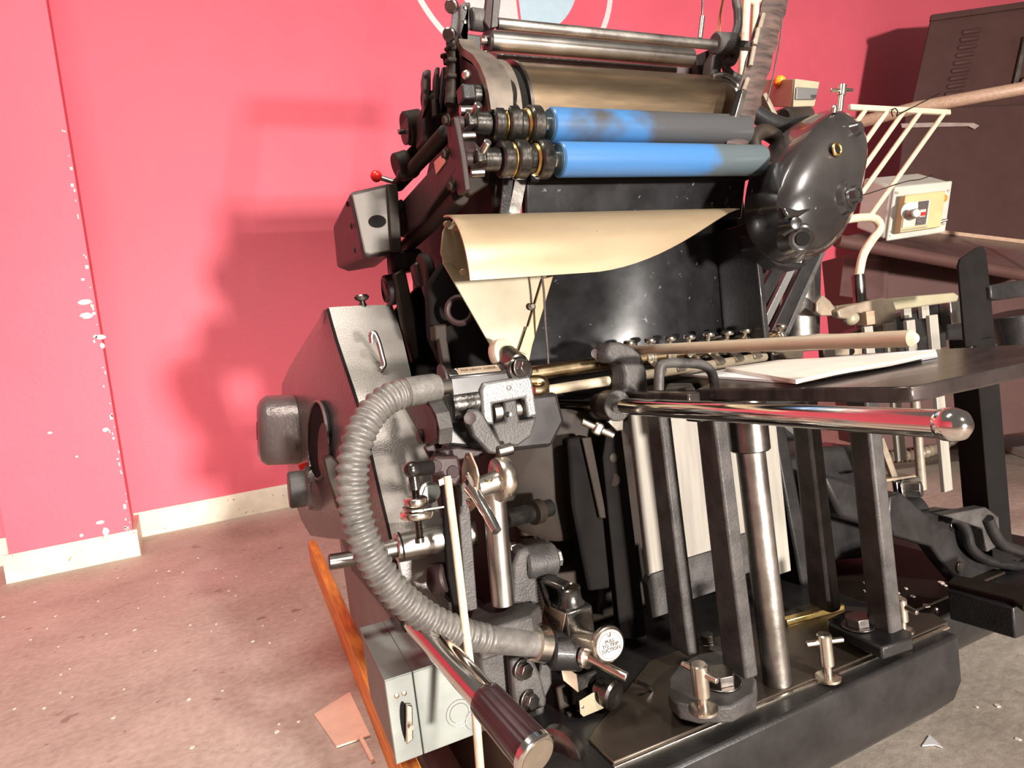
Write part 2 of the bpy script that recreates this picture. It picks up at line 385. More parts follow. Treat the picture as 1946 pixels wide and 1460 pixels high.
pt('bed_plate', B().bx(.45, 1.60, .905, 1.5, .1655, .1725), 'grime_shade', .002, wing)
# two twin-legged pile supports and their block feet
def support(pxA, pxB, foot, ftop):
    b = B()
    for (t0, t1, b0, b1), (yt, yb) in ((pxA[:4], pxA[4:6][0]), (pxB[:4], pxB[4:6][0])): pass
    return b
def leg(top, bot, X, th=.022, ztop=.715, zbot=.256):
    """one flat cast leg: front edge pixels at top and bottom -> Y extents on plane X"""
    a0, a1 = [P(*q, X=X) for q in top]; b0, b1 = [P(*q, X=X) for q in bot]
    return [V((X, a0.y, a0.z)), V((X, a1.y, a1.z)), V((X, b1.y, b1.z)), V((X, b0.y, b0.z))], th
def post(b, X, y0t, y1t, y0b, y1b, zt, zb, th):
    b.prism([V((X, y0t, zt)), V((X, y1t, zt)), V((X, y1b, zb)), V((X, y0b, zb))], (th, 0, 0))
f1 = pt('pile_support', B().prism(PP(((1272, 1348), (1274, 1318), (1292, 1292), (1330, 1270), (1375, 1262), (1440, 1320), (1438, 1350), (1392, 1376), (1330, 1378), (1290, 1368)), Z=.2665), (0, 0, .026)), 'cast', .004)
b = B(); post(b, .627, .862, .900, .855, .905, .715, .29, .024); pt('leg', b, 'cast', .004, f1)
b = B(); post(b, .650, .757, .800, .748, .800, .715, .29, .026); pt('leg', b, 'cast', .004, f1)
f2 = pt('pile_support', B().prism(PP(((1575, 1198), (1612, 1180), (1660, 1190), (1735, 1224), (1735, 1236), (1678, 1256), (1575, 1208)), Z=.268), (0, 0, .022)), 'castblack', .004)
b = B(); post(b, .934, .835, .878, .828, .880, .715, .285, .030); pt('leg', b, 'cast', .008, f2)
b = B(); post(b, .940, .722, .762, .716, .760, .715, .285, .032); pt('leg', b, 'cast', .005, f2)
def tscrew(px, py, z, h, r=.0115, ax=(1, .3, 0), par=None, collar=True):
    p = P(px, py, Z=z); b = B().cyl(p, p+V((0, 0, h*.35)), r*.62, n=16)
    if collar: b.lathe(p, (0, 0, 1), [(0, r*1.7), (.004, r*1.7), (.006, r*1.1)])
    b.cyl(p+V((0, 0, h*.3)), p+V((0, 0, h)), r, r, ch=.002)
    t = pt('t_screw', b, 'nickel', 0, par); a = V(ax).normalized(); c = p+V((0, 0, h*.82))
    pt('tommy_bar', B().cyl(c-a*.030, c+a*.030, .0045, ch=.001, n=14), 'nickel', 0, t); return t
tscrew(1574, 1290, .256, .075, ax=(.92, -.39, 0), par=press)
tscrew(1337, 1350, .293, .070, .0125, (.25, -.95, -.1), par=f1)
tscrew(1716, 1200, .268, .060, .0105, (0, 1, .2), par=f2)
hexbolt(f1, P(1372, 1298, Z=.293), (0, 0, 1), .022, .016); hexbolt(f2, P(1630, 1190, Z=.291), (0, 0, 1), .020, .015)
for q in ((1345, 1222), (1362, 1250)): hexbolt(press, P(*q, Z=.256), (0, 0, 1), .013, .014)
# lifting column
c0 = V((.727, .764, .256)); col = pt('lift_column', B().cyl(c0, c0+V((-.006, 0, .42)), .0225, ch=.001, n=32), 'worn_steel')
pt('column_sleeve', B().cyl(c0+V((-.006, 0, .385)), c0+V((-.006, 0, .47)), .031, ch=.002, n=32), 'darksteel', 0, col)
# pale pile guide boards behind the legs
def guide(x0, x1, y, zt, zb, foot=True, skew=0):
    g = pt('pile_guide', B().prism([V((x0, y, zb)), V((x1, y, zb)), V((x1+skew, y, zt)), V((x0+skew, y, zt))], (0, .012, 0)), 'plank', .002)
    if foot: pt('guide_shoe', B().prism([V((x0-.006, y-.004, zb-.04)), V((x1+.012, y-.004, zb-.04)), V((x1+.012, y-.004, zb+.045)), V((x0+.004, y-.004, zb+.045)), V((x0-.008, y-.004, zb+.03))], (0, .02, 0)), 'cast', .002, g)
    return g
guide(.655, .735, .99, .70, .345)
guide(.758, .825, 1.01, .70, .345, True)
guide(.865, .925, 1.01, .70, .36, True)
guide(.968, 1.018, .995, .70, .30, False)
# dark side plate with bolts behind the first guide
sp = pt('guide_bracket', B().prism(PP(((1146, 870), (1156, 800), (1178, 790), (1230, 1215), (1180, 1215)), Y=1.0), (0, .02, 0)), 'dark', .002)
screw(sp, P(1166, 870, Y=.999), (0, -1, 0), .009, .003, 'grime_shade'); pt('round_hole', B().cyl(P(1166, 912, Y=.9995), P(1166, 912, Y=1.001), .012), 'grime_shade', 0, sp)

# ---- feed table
tz = .745
tp = [(1322, 740), (1500, 737), (1690, 736), (1730, 734), (1765, 729), (1800, 721), (1860, 709), (1990, 681), (1990, 652), (1640, 672), (1480, 690), (1385, 712)]
tb = pt('feed_table', B().prism(PP(tp, Z=tz), (0, 0, -.020)), 'feedboard', .003)
blk = pt('table_block', B().prism([V((.640, .80, tz-.022)), V((.665, .80, tz-.022)), V((.665, .99, tz-.022)), V((.640, .99, tz-.022))], (0, 0, .020)), 'feedboard', .003)
pt('table_lug', B().prism(PP(((1263, 739), (1270, 728), (1315, 728), (1322, 738)), Z=tz), (0, 0, -.026)), 'cast', .003)
hd = [(1252, 742), (1254, 700), (1266, 691), (1300, 690), (1335, 694), (1352, 708), (1357, 728)]
pt('table_handle', B().tube(catmull(PP(hd, Y=.862), 5), .0085, 10), 'cast')
pt('table_bearer', B().bx(.63, .985, .765, .80, .700, .7245), 'castblack', .003)
# chrome delivery rod
ra, rb = P(1042, 764, X=.604), P(1786, 806, X=.604)
rod = pt('chrome_rod', B().cyl(ra, rb, .0142, ch=.0, n=40), 'chrome')
pt('rod_end', B().lathe(rb, rb-ra, [(0, .0142), (.004, .0158), (.014, .0165), (.022, .0135), (.027, .007), (.0285, .001)], 32), 'chrome', 0, rod)
# bent cast arm holding the rod
arm = [P(1062, 772, X=.604), P(1068, 800, X=.59), P(1060, 830, X=.575), P(1040, 856, X=.55), P(1015, 876, X=.53), P(985, 885, X=.51)]
ba = pt('bent_arm', B().tube(catmull(arm, 6), [.019, .017]+[.016]*28+[.018], 16) if False else B().tube(catmull(arm, 6), .0165, 18), 'cast')
pt('arm_boss', B().ball(P(1058, 768, X=.604), .025, (0, 1, 0)), 'cast', 0, ba)
pt('arm_socket', B().cyl(P(1006, 878, X=.525), P(925, 868, X=.48), .027, ch=.003), 'cast', 0, ba)
screw(ba, P(1056, 838, X=.555), (-.3, -1, .1), .006, .003)
# clamp with curved claw
cl = pt('claw_bracket', B().prism(PP(((1126, 662), (1134, 654), (1152, 653), (1172, 660), (1190, 678), (1200, 708), (1203, 742), (1200, 770), (1178, 762), (1150, 770), (1136, 760), (1160, 738), (1160, 712), (1154, 692), (1136, 690), (1124, 680)), Y=1.01), (0.012, -.035, 0)), 'cast', .006)
ax = (rb-ra).normalized(); rc = P(1168, 771, X=.604)
pt('clamp_ring', B().lathe(rc-ax*.022, ax, [(0, .0143), (0, .028), (.034, .028), (.034, .0143)], 28), 'cast', .002, cl)
pt('clamp_collar', B().lathe(rc-ax*.052, ax, [(0, .0143), (0, .022), (.022, .024), (.022, .0143)], 28), 'maroon_reflect', .002, cl)
pt('clamp_jaw', B().prism(PP(((1128, 792), (1142, 742), (1166, 748), (1150, 800)), Y=.98), (.01, -.03, 0)), 'maroon_reflect', .004, cl)
pt('clamp_tongue', B().prism(PP(((1150, 800), (1182, 788), (1180, 818), (1168, 820)), Y=.97), (0, -.008, 0)), 'nickel', .002, cl)
w0, w1 = P(1106, 801, Y=.95), P(1166, 829, Y=.93)
wg = pt('wing_screw', B().cyl(w0, w1, .0062, ch=.001, n=16), 'nickel', 0, cl)
wm = w0.lerp(w1, .5); d = (w1-w0).normalized(); pt('screw_block', B().bar(wm-d*.008, wm+d*.008, .02, .022), 'nickel', .004, wg)
screw(cl, P(1131, 672, Y=1.0), (0, -1, 0), .009, .002, 'maroon_reflect')
# cream rod over the table
ca, cb = P(1184, 667, X=.695), P(1742, 643, X=.695)
pt('cream_rod', B().lathe(ca, cb-ca, [(0, .0098), ((cb-ca).length-.006, .0098), ((cb-ca).length, .005)], 24), 'creamrod')
# suction bars across, with fingers and thumb screws
g0, g1 = P(1000, 712, Y=1.05), P(1320, 668, Y=1.05)
pt('suction_bar', B().cyl(g0, V((1.10, 1.05, g0.z)), .0145), 'gold')
pt('suction_bar', B().cyl(P(1040, 742, Y=1.02), V((1.03, 1.02, P(1240, 712, Y=1.02).z)), .0095), 'creamrod')
eb = [P(985, 726, Y=1.0), P(1022, 724, Y=1.0), P(1034, 732, Y=.995), P(1028, 741, Y=.99), P(1014, 742, Y=.99)]
pt('pipe_bend', B().tube(catmull(eb, 5), .0105, 14), 'gold')
for q in ((1197, 656, 0), (1236, 651, 1), (1274, 647, 2), (1311, 644, 2), (1348, 639, 2), (1384, 636, 2), (1418, 632, 2), (1452, 628, 2), (1485, 624, 2)):
    px, py, k = q; t = P(px, py, Y=1.035); zt = g0.z; c = V((t.x, 1.05, zt))
    b = B().torus(c, (1, 0, 0), .0165, .004, 20, 6)
    b.lathe(c-V((.011, 0, 0)), (1, 0, 0), [(0, .0146), (0, .0185), (.022, .0185), (.022, .0146)], 20)
    b.prism([c+V((-.011, -.012, -.014)), c+V((.011, -.012, -.014)), c+V((.011, -.045, -.034)), c+V((-.011, -.045, -.034))], (0, .004, .010))
    fg = pt('suction_finger', b, 'nickel', .001)
    top = V((t.x, t.y, t.z+.006)); d = V((0, -.25, 1)).normalized()
    b = B().cyl(c+V((0, -.008, .012)), top-d*.004, .0042, n=12); b.lathe(top-d*.008, d, [(0, .005), (.003, .0115), (.007, .0125), (.0105, .010), (.0115, .004)], 18)
    pt('thumb_screw', b, 'nickel', 0, fg)
pt('finger_arm', B().prism(PP(((1330, 648), (1362, 638), (1372, 636), (1374, 645), (1335, 655)), Y=1.09), (0, .006, 0)), 'steel', .002)
sb = pt('end_bracket', B().prism(PP(((1440, 662), (1500, 640), (1560, 634), (1600, 634), (1640, 636), (1640, 676), (1588, 676), (1588, 664), (1528, 668), (1528, 684), (1496, 684), (1490, 672)), Y=1.0), (0, .03, 0)), 'bakelite', .004)
pt('bracket_pin', B().bx(1.165, 1.20, .985, 1.0, .735, .765), 'steel', .002, sb); pt('round_hole', B().cyl(P(1616, 668, Y=.9985), P(1616, 668, Y=1.0), .009), 'dark', 0, sb)
for px in (1655, 1696, 1736, 1780):  # comb teeth behind the table
    x0 = P(px-8, 660, Y=1.12).x; x1 = P(px+8, 660, Y=1.12).x; long = px in (1696, 1780)
    pt('comb_tooth', B().bx(x0, x1, 1.12, 1.132, .30 if px == 1780 else (.42 if px == 1696 else .62), .79 if px < 1770 else .795), 'plank', .002)
pt('comb_rail', B().bx(P(1640, 660, Y=1.132).x, P(1800, 660, Y=1.132).x, 1.1325, 1.146, .70, .74), 'castblack', .002)
pt('brass_pin', B().cyl(P(1733, 690, Y=1.13), P(1752, 930, Y=1.13), .012), 'bakelite')
# front drive rods and lever on the right
jl = pt('jogger_lever', B().loft([[p+V((0, dy, 0)) for p in PP(q, Y=.93)] for q, dy in ((((1690, 945), (1712, 936), (1730, 950), (1758, 975), (1800, 968), (1840, 972), (1872, 1000), (1893, 1042), (1946, 1062), (1990, 1080), (1990, 1150), (1946, 1130), (1868, 1120), (1820, 1105), (1795, 1075), (1770, 1040), (1700, 1020), (1688, 990)), 0), (((1690, 945), (1712, 936), (1730, 950), (1758, 975), (1800, 968), (1840, 972), (1872, 1000), (1893, 1042), (1946, 1062), (1990, 1080), (1990, 1150), (1946, 1130), (1868, 1120), (1820, 1105), (1795, 1075), (1770, 1040), (1700, 1020), (1688, 990)), .035))]), 'castblack', .005)
pt('pivot_block', B().prism(PP(((1768, 975), (1848, 960), (1872, 978), (1876, 1030), (1850, 1044), (1842, 1000)), Y=.925), (0, -.03, 0)), 'cast', .003, jl)
for s_, r_ in (((1812, 998), .015), ((1823, 1078), .013)): pt('rivet', B().cyl(P(*s_, Y=.930), P(*s_, Y=.930)-V((0, .004, 0)), r_), 'darksteel', .001, jl)
pt('fork_arm', B().tube(catmull(PP(((1876, 985), (1888, 1012), (1905, 1035), (1946, 1050), (1980, 1062)), Y=.89), 5), .013, 12), 'castblack', 0, jl)
pt('fork_arm', B().tube(catmull(PP(((1800, 985), (1822, 988), (1836, 1010), (1846, 1042), (1880, 1066), (1946, 1078)), Y=.91), 5), .012, 12), 'castblack', 0, jl)
sa = pt('swing_arm', B().prism(PP(((1560, 900), (1620, 915), (1690, 950), (1772, 965), (1765, 1020), (1700, 1018), (1690, 1012), (1600, 985)), Y=.985), (0, .05, 0)), 'castblack', .01)
ang = pt('angle_plate', B().prism(PP(((1694, 915), (1740, 904), (1742, 925), (1716, 950), (1700, 954)), Y=1.0), (0, -.012, 0)), 'steel', .002)
hb0, hb1 = P(1716, 930, Y=.99), P(1752, 930, Y=.955); b = B().hexa(hb0, hb1, .019); b.cyl(hb0, hb0+(hb1-hb0)*.1, .024); pt('hex_bolt', b, 'worn_steel', .0015, ang)
pt('angle_flange', B().prism(PP(((1676, 912), (1740, 903), (1742, 907), (1678, 917)), Y=.985), (0, .05, 0)), 'bakelite', .001, ang)
pt('stay_bar', B().bar(P(1672, 835, Y=1.0), P(1700, 912, Y=1.0), .018, .01, (0, 1, 0)), 'bakelite', .002)
pt('drive_housing', B().prism(PP(((1478, 878), (1560, 850), (1640, 848), (1680, 900), (1690, 1020), (1680, 1060), (1560, 1070), (1480, 1060)), Y=1.10), (0, .25, 0)), 'castblack', .012)
cu = pt('front_shaft_cover', B().lathe(P(1690, 985, Y=1.0), V((1, -.1, 0)), [(0, .03), (.004, .042), (.075, .046), (.079, .035)], 28), 'castblack')
ft = pt('slide_foot', B().prism(PP(((1800, 1118), (1815, 1102), (1946, 1128), (1985, 1140), (1946, 1165), (1925, 1150)), Z=.235), (0, 0, .012)), 'grime_shade', .003)
pt('foot_block', B().prism(PP(((1800, 1122), (1925, 1155), (1990, 1130), (1990, 1100), (1830, 1105)), Z=.236), (0, 0, -.063)), 'castblack', .003, ft)
pt('toe_rail', B().bar(P(1490, 1182, Z=.262), P(1600, 1152, Z=.262), .016, .012), 'brass', .002)
pt('white_knob', B().ball(P(1508, 1047, Y=1.05), .017, (1, 0, .1), 1.5), 'nickel')
bk = pt('back_stop', B().prism(PP(((1688, 1040), (1700, 1042), (1700, 1052), (1722, 1054), (1722, 1030), (1735, 1030), (1735, 1062), (1700, 1072), (1680, 1068)), Y=1.2), (0, .02, 0)), 'plank', .002)
# debris on the wing
random.seed(9); b = B()
for i in range(90):
    p = P(random.uniform(1640, 1940), random.uniform(1100, 1240), Z=.172)
    if p.y < .9: p.z = .165
    if p.y < .87: continue
    r = .003+.007*random.random()**2; b.prism([p+V((r*math.cos(a)*random.uniform(.5, 1.3), r*math.sin(a), 0)) for a in (0, 1.2, 2.4, 3.7, 5)], (0, 0, .003))
o = pt('grit', b, 'chip', 0, wing); o['kind'] = 'stuff'
# tall black angle post at the far right with the side plate above it
ap = pt('angle_post', B().prism([V((1.555, .905, .2)), V((1.60, .885, .2)), V((1.604, .893, .2)), V((1.565, .913, .2)), V((1.60, .98, .2)), V((1.59, .985, .2))], (0, 0, .535)), 'dark', .002)
pt('stop_plate', B().prism(PP(((1822, 505), (1826, 492), (1858, 470), (1868, 468), (1875, 478), (1893, 655), (1835, 660)), Y=.90), (.004, .008, 0)), 'dark', .002)
pt('side_arm', B().prism(PP(((1882, 542), (1960, 530), (1960, 562), (1905, 570), (1884, 568)), Y=.89), (0, .04, 0)), 'castblack', .004)
pt('stop_foot', B().tube(catmull(PP(((1845, 664), (1848, 655), (1870, 651), (1888, 650), (1891, 660)), Y=.905), 4), .0035, 8), 'darksteel')
pt('frame_beam', B().prism(PP(((1560, 660), (1640, 625), (1795, 572), (1830, 590), (1835, 645), (1750, 650), (1640, 655)), Y=1.22), (0, .06, 0)), 'castblack', .008)
pt('beam_cap', B().bx(P(1797, 590, Y=1.2).x, P(1836, 590, Y=1.2).x, 1.185, 1.22, P(1797, 618, Y=1.2).z, P(1797, 572, Y=1.2).z), 'steel', .004)
pt('round_cup', B().cyl(P(1926, 595, Y=1.0), P(1936, 655, Y=1.0), .055, .046), 'castblack', .003)
pt('lower_leg', B().prism([V((1.66, .93, .2)), V((1.68, .93, .2)), V((1.68, .95, .2)), V((1.66, .95, .2))], (0, 0, .5)), 'hammer_dark', .002)
# ---- paper on the table
pa = PP(((1352, 721), (1512, 722), (1768, 676), (1775, 664), (1420, 690)), Z=tz+.001)
one('paper_stack', B().prism(PP(((1292, 715), (1513, 730), (1782, 680), (1778, 668), (1480, 690), (1330, 706)), Z=tz+.0008), (0, 0, .0042)), M_['paper'], 'lower stack of white paper lying on the dark feed table', 'paper', P(1512, 722, Z=tz), bev=0, group='paper on the feed table')
def sheetpts():
    rows = []
    e0, e1 = P(1512, 722, Z=tz+.0115), P(1780, 672, Z=tz+.0115); f0, f1_ = P(1378, 699, Z=tz+.0115), P(1480, 684, Z=tz+.0115)
    for i in range(9):
        t = i/8; a = e0.lerp(e1, t); c = f0.lerp(f1_, t); w = .0022*math.sin(t*math.pi*1.6)**2
        rows.append([a.lerp(c, s)+V((0, 0, w*(1-s))) for s in (0, .25, .5, .75, 1)])
    return rows
sh = one('paper_sheets', B().sheet(sheetpts(), -.006), M_['paper_warm_light'], 'top sheaf of white sheets tinted with warm reflected light with a rippled front edge lying on the white stack', 'paper', P(1512, 722, Z=tz), group='paper on the feed table')
# ---------------------------------------------------------------- main frames and body
def yz(pts, x0, x1, b=None):
    b = b or B(); return b.prism([V((x0, y, z)) for y, z in pts], (x1-x0, 0, 0))
pt('side_frame', yz([(1.12, .25), (1.80, .25), (1.80, .7), (1.62, 1.16), (1.30, 1.34), (1.06, 1.34), (1.05, 1.12), (1.10, .8)], .455, .485), 'grime_shade', .006, label='left main side frame, grime and interior shade in its colour')  # interior shade is put into the frame's dark colour
pt('side_frame', yz([(1.00, .17), (1.80, .17), (1.80, .7), (1.62, 1.16), (1.30, 1.34), (1.12, 1.30), (1.09, 1.0), (1.06, .7)], 1.06, 1.10), 'castblack', .006, label='right main side frame, black')
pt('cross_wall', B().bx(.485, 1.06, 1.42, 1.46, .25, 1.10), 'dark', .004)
pt('bed_casting', yz([(1.14, .25), (1.42, .25), (1.42, .74), (1.22, .72), (1.14, .60)], .485, 1.06), 'grime_shade', .01)
# black glossy curved guard in front of the platen
rows = []
prof_l = [(1012, 712), (1004, 680), (1012, 640), (1022, 590), (1033, 535), (1042, 500), (1050, 470), (1056, 440)]
prof_r = [(1420, 690), (1410, 640), (1408, 590), (1405, 540), (1402, 490), (1400, 460), (1398, 430), (1395, 405)]
for k in range(8):
    l = P(*prof_l[k], Y=1.16); r = P(*prof_r[k], Y=1.16); row = []
    for j in range(21):
        s = j/20; p = l.lerp(r, s); bulge = math.sin(math.pi*s**1.3)**.8*.085
        row.append(EYE+(p-EYE)*((1.16-bulge)/1.16))
    rows.append(row)
pt('platen_guard', B().sheet(rows, .004), 'blackgloss', sharp=60)
pt('guard_cable', B().tube(catmull(PP(((1030, 525), (1034, 560), (1036, 610), (1040, 660), (1042, 692)), Y=1.0), 4), .0022, 8), 'cast')
# cream sheet below the drip apron, with brass strip
cs = pt('cream_shield', B().prism(PP(((862, 418), (840, 470), (842, 500), (938, 668), (985, 700), (1005, 690), (1040, 520), (1060, 418)), Y=1.045), (0, .004, 0)), 'cream', .001)
bs_ = pt('strap_strip', B().prism(PP(((1030, 530), (1050, 525), (1000, 690), (984, 682)), Y=1.04), (0, -.004, 0)), 'tanbox', .001, cs)
screw(cs, P(1011, 583, Y=1.035), (0, -1, .1), .0065, .006, 'steel')
npl = pt('name_plate', B().prism(PP(((1002, 620), (1015, 628), (1000, 674), (986, 668)), Y=1.034), (0, -.0015, 0)), 'tanbox', .0005, cs)
for k in range(5): pass
# tan drip apron: curved sheet, cut diagonally at the right
X0, X1 = .343, .965
rows = []
for i in range(25):
    s = i/24; x = X0+(X1-X0)*s
    full = 1.0 if s < .36 else 1-.86*((s-.36)/.64)**1.75
    row = []
    for j in range(15):
        a = j/14*full
        y = 1.002-.085*math.sin(a*math.pi/2*1.08)**1.0; z = 1.079-.003*s*2-.114*(1-math.cos(a*math.pi/2*1.02))
        row.append(V((x, y, z)))
    rows.append(row)
pt('drip_apron', B().sheet(rows, -.0025), 'tan_sheet', sharp=60)
pt('apron_lining', B().prism(PP(((853, 418), (870, 430), (884, 470), (888, 522), (862, 500), (846, 500), (838, 480), (842, 440)), Y=1.03), (0, .006, 0)), 'inside', .001)
for q in ((848, 426), (866, 433), (878, 517)): pt('apron_pin', B().cyl(P(*q, Y=1.03), P(q[0]+3, q[1], Y=.995), .0055, ch=.001, n=12), 'tanbox')
# dark glossy panel under the rollers
pt('ink_tray_panel', B().prism([V((.505, 1.03, 1.06)), V((1.015, 1.03, 1.06)), V((1.015, 1.0, 1.155)), V((.505, 1.0, 1.155))], (0, .02, .004)), 'blackgloss', .004)
pt('tray_lip', B().bx(.505, 1.01, .985, 1.03, 1.132, 1.16), 'dark', .004)
for q0, q1, w in (((966, 336), (958, 408), .018), ((990, 336), (976, 408), .022)):
    pt('rail_strip', B().bar(P(*q0, Y=.99), P(*q1, Y=.99), .006, w, (1, 0, 0)), 'worn_steel' if w > .02 else 'castblack', .001)
# ---- big ink drum
dc = V((.518, 1.075, 1.262)); dr = .106
dm = pt('ink_drum', B().lathe(dc, (1, 0, 0), [(0, dr-.002), (.002, dr), (.46, dr), (.462, dr-.002)], 96), 'drum')
pt('drum_rim', B().lathe(dc-V((.004, 0, 0)), (1, 0, 0), [(0, .09), (0, dr+.003), (.006, dr+.003), (.006, .09)], 72), 'darksteel', 0, dm)
pt('drum_gap_ring', B().lathe(dc-V((.022, 0, 0)), (1, 0, 0), [(0, .08), (0, dr-.006), (.018, dr-.006), (.018, .08)], 72), 'dark', 0, dm)
pt('drum_flange', B().lathe(dc-V((.048, 0, 0)), (1, 0, 0), [(0, .04), (0, dr-.004), (.004, dr+.002), (.026, dr+.002), (.026, .05)], 72), 'rim', 0, dm)
# ---- form rollers
def roller(X, c, x1, r, m, cols):
    c = V(c); ro = pt('ink_roller', B().lathe(c, (1, 0, 0), [(0, r-.0025), (.0025, r), (x1-c.x-.002, r), (x1-c.x, r-.002)], 56), m)
    pt('roller_end', B().cyl(c-V((.0015, 0, 0)), c+V((.0005, 0, 0)), r-.004, n=40), 'rubber_end', 0, ro)
    pt('journal', B().cyl(c-V((.02, 0, 0)), c, .0145), 'chrome', 0, ro)
    xs = c.x-.018
    for w, rr, mm, nm in ((.022, .031, 'oily', 'roller_collar'), (.006, .026, 'brass', 'brass_ring'), (.014, .0235, 'oily', 'spacer'), (.022, .031, 'oily', 'roller_collar'), (.005, .027, 'brass', 'brass_ring'), (.020, .0285, 'oily', 'bearing_cup'), (.030, .0185, 'oily', 'shaft_sleeve')):
        pt(nm, B().lathe((xs-w, c.y, c.z), (1, 0, 0), [(0, rr-.003), (.003, rr), (w-.003, rr), (w, rr-.003)], 32), mm, 0, ro); xs -= w
    hk = V((xs-.012, c.y, c.z)); pt('latch_block', B().bx(hk.x-.004, hk.x+.014, c.y-.022, c.y+.012, c.z-.011, c.z+.010), 'oily', .003, ro)
    pt('latch_pin', B().cyl(hk+V((.006, -.012, .002)), hk+V((.010, -.040, .014)), .006, ch=.001, n=14), 'steel', 0, ro)
    pt('shaft_end', B().cyl(hk-V((.016, 0, 0)), hk, .010, ch=.001), 'maroon_reflect', 0, ro)
    pt('oil_tube', B().cyl(hk+V((-.014, -.015, -.026)), hk+V((.006, -.018, -.026)), .0065, n=14), 'darksteel', 0, ro)
    return ro
roller(0, (.527, .94, 1.2115), .955, .0292, 'roller_upper', 0)
roller(0, (.528, .925, 1.150), .972, .0288, 'roller_lower', 0)
# third shaft stub above them
s3 = V((.455, .955, 1.262)); st = pt('vibrator_stub', B().lathe(s3-V((.018, 0, 0)), (1, 0, 0), [(0, .022), (.003, .027), (.03, .027), (.034, .024)], 30), 'oily')
pt('shaft_sleeve', B().cyl(s3-V((.055, 0, 0)), s3-V((.018, 0, 0)), .0175, ch=.002), 'oily', 0, st)
pt('latch_block', B().bx(s3.x-.075, s3.x-.052, s3.y-.016, s3.y+.014, s3.z-.012, s3.z+.012), 'castblack', .003, st)
pt('oil_tube', B().cyl(s3+V((-.082, -.012, -.03)), s3+V((-.058, -.014, -.03)), .008, n=14), 'darksteel', 0, st)
pt('oil_cup', B().ball(s3+V((-.058, 0, .032)), .008), 'nickel', 0, st)
# ---- left side frame of the ink unit: side tinted by the red wall's reflection, wide greyish front rim
fr = [(928, 215), (922, 188), (912, 160), (905, 135), (893, 120), (876, 106), (868, 92), (866, 60), (872, 56), (884, 56), (884, 58)]
rim = PP([(868, 84), (871, 95), (878, 106), (896, 118), (908, 136), (918, 160), (924, 186), (928, 214)], X=.415)
rimw = [.028, .030, .033, .038, .042, .044, .042, .038]
rows = [[p+V((w*t, 0, 0)) for t in (0, .5, 1)] for p, w in zip(rim, rimw)]
iu = pt('ink_unit_rim', B().sheet(rows, .012), 'rim', label='curved front rim of the ink unit, worn grey')
side = [p+V((.002, .004, -.002)) for p in rim]
side = side + PP([(915, 230), (895, 330), (880, 368), (868, 362), (862, 300), (845, 260), (848, 215), (856, 165), (858, 100)], X=.413)
pt('ink_unit_side', B().prism(side, (.014, 0, 0)), 'maroon_reflect', .002)
pt('makers_plate', B().prism(PP(((925, 132), (932, 130), (948, 160), (952, 190), (930, 192), (928, 170)), Y=.985), (0, -.003, 0)), 'plate', .0005, iu)
# lower end plate with bolts (dark red from wall reflection) seen edge on
ep = pt('roller_end_plate', B().prism(PP(((848, 232), (862, 222), (876, 300), (884, 362), (870, 372), (858, 335), (866, 322), (852, 290)), X=.350), (.010, 0, 0)), 'maroon_reflect', .002)
for q in ((852, 229), (850, 293), (862, 354)): hexbolt(ep, P(*q, X=.349), (-1, -.1, 0), .007, .006, 'grime_shade')
pt('greasy_plate', B().prism(PP(((862, 225), (868, 222), (905, 270), (935, 300), (930, 350), (895, 372), (884, 362), (878, 310)), Y=.985), (0, .02, 0)), 'grime_shade', .004)
# ---- top left bracket, arm, bars
tbk = pt('top_bracket', B().prism(PP(((876, 4), (895, 2), (896, 52), (886, 62), (916, 66), (917, 112), (890, 108), (884, 92), (874, 60)), Y=1.02), (0, .03, 0)), 'cast', .004)
pt('link_strip', B().prism(PP(((860, 4), (868, 2), (872, 30), (868, 68), (862, 84), (854, 66), (858, 34)), Y=1.0), (.006, .014, 0)), 'cast', .002, tbk)
for q in ((861, 12), (857, 66)): pt('link_pin', B().cyl(P(*q, Y=1.005), P(q[0]-5, q[1], Y=.995), .011, ch=.002), 'darksteel', 0, tbk)
pt('bearing_barrel', B().cyl(P(894, 36, Y=1.02), P(925, 40, Y=1.02), .018, ch=.002), 'cast', 0, tbk)
for q in ((885, 14), (884, 41)): screw(tbk, P(*q, Y=1.019), (0, -1, 0), .0045, .003)
pt('upright_arm', B().prism(PP(((966, -430), (990, -430), (952, -30), (944, 50), (930, 54), (920, 40), (928, -30)), Y=1.0), (.0, .012, 0)), 'maroon_reflect', .002)
pt('upright_strip', B().prism(PP(((940, -30), (954, -30), (945, 52), (933, 54)), Y=.998), (0, -.003, 0)), 'cast', .001)
z0 = P(945, 45, Y=1.0); z1 = P(1358, 83, Y=1.0)
pt('top_bar', B().cyl(z0, V((z1.x, 1.0, z0.z-.001)), .0095), 'worn_steel')
q0 = P(930, 78, Y=1.06); q1 = P(1312, 101, Y=1.06)
cr = pt('chrome_roller', B().cyl(q0, V((q1.x, 1.06, q0.z)), .0185, ch=.0015, n=36), 'steel')
pt('journal', B().cyl(q0-V((.018, 0, 0)), q0, .009), 'nickel', 0, cr); pt('end_disc', B().cyl(q0-V((.006, 0, 0)), q0-V((.001, 0, 0)), .022), 'maroon_reflect', 0, cr)
q0 = P(938, 112, Y=1.12); q1 = P(1310, 133, Y=1.12)
pt('distributor_roller', B().cyl(q0, V((q1.x, 1.12, q0.z)), .0165, n=36), 'hammer_dark')
pt('bar_end', B().ball(P(925, 108, Y=1.05), .010, (1, 0, 0)), 'nickel')
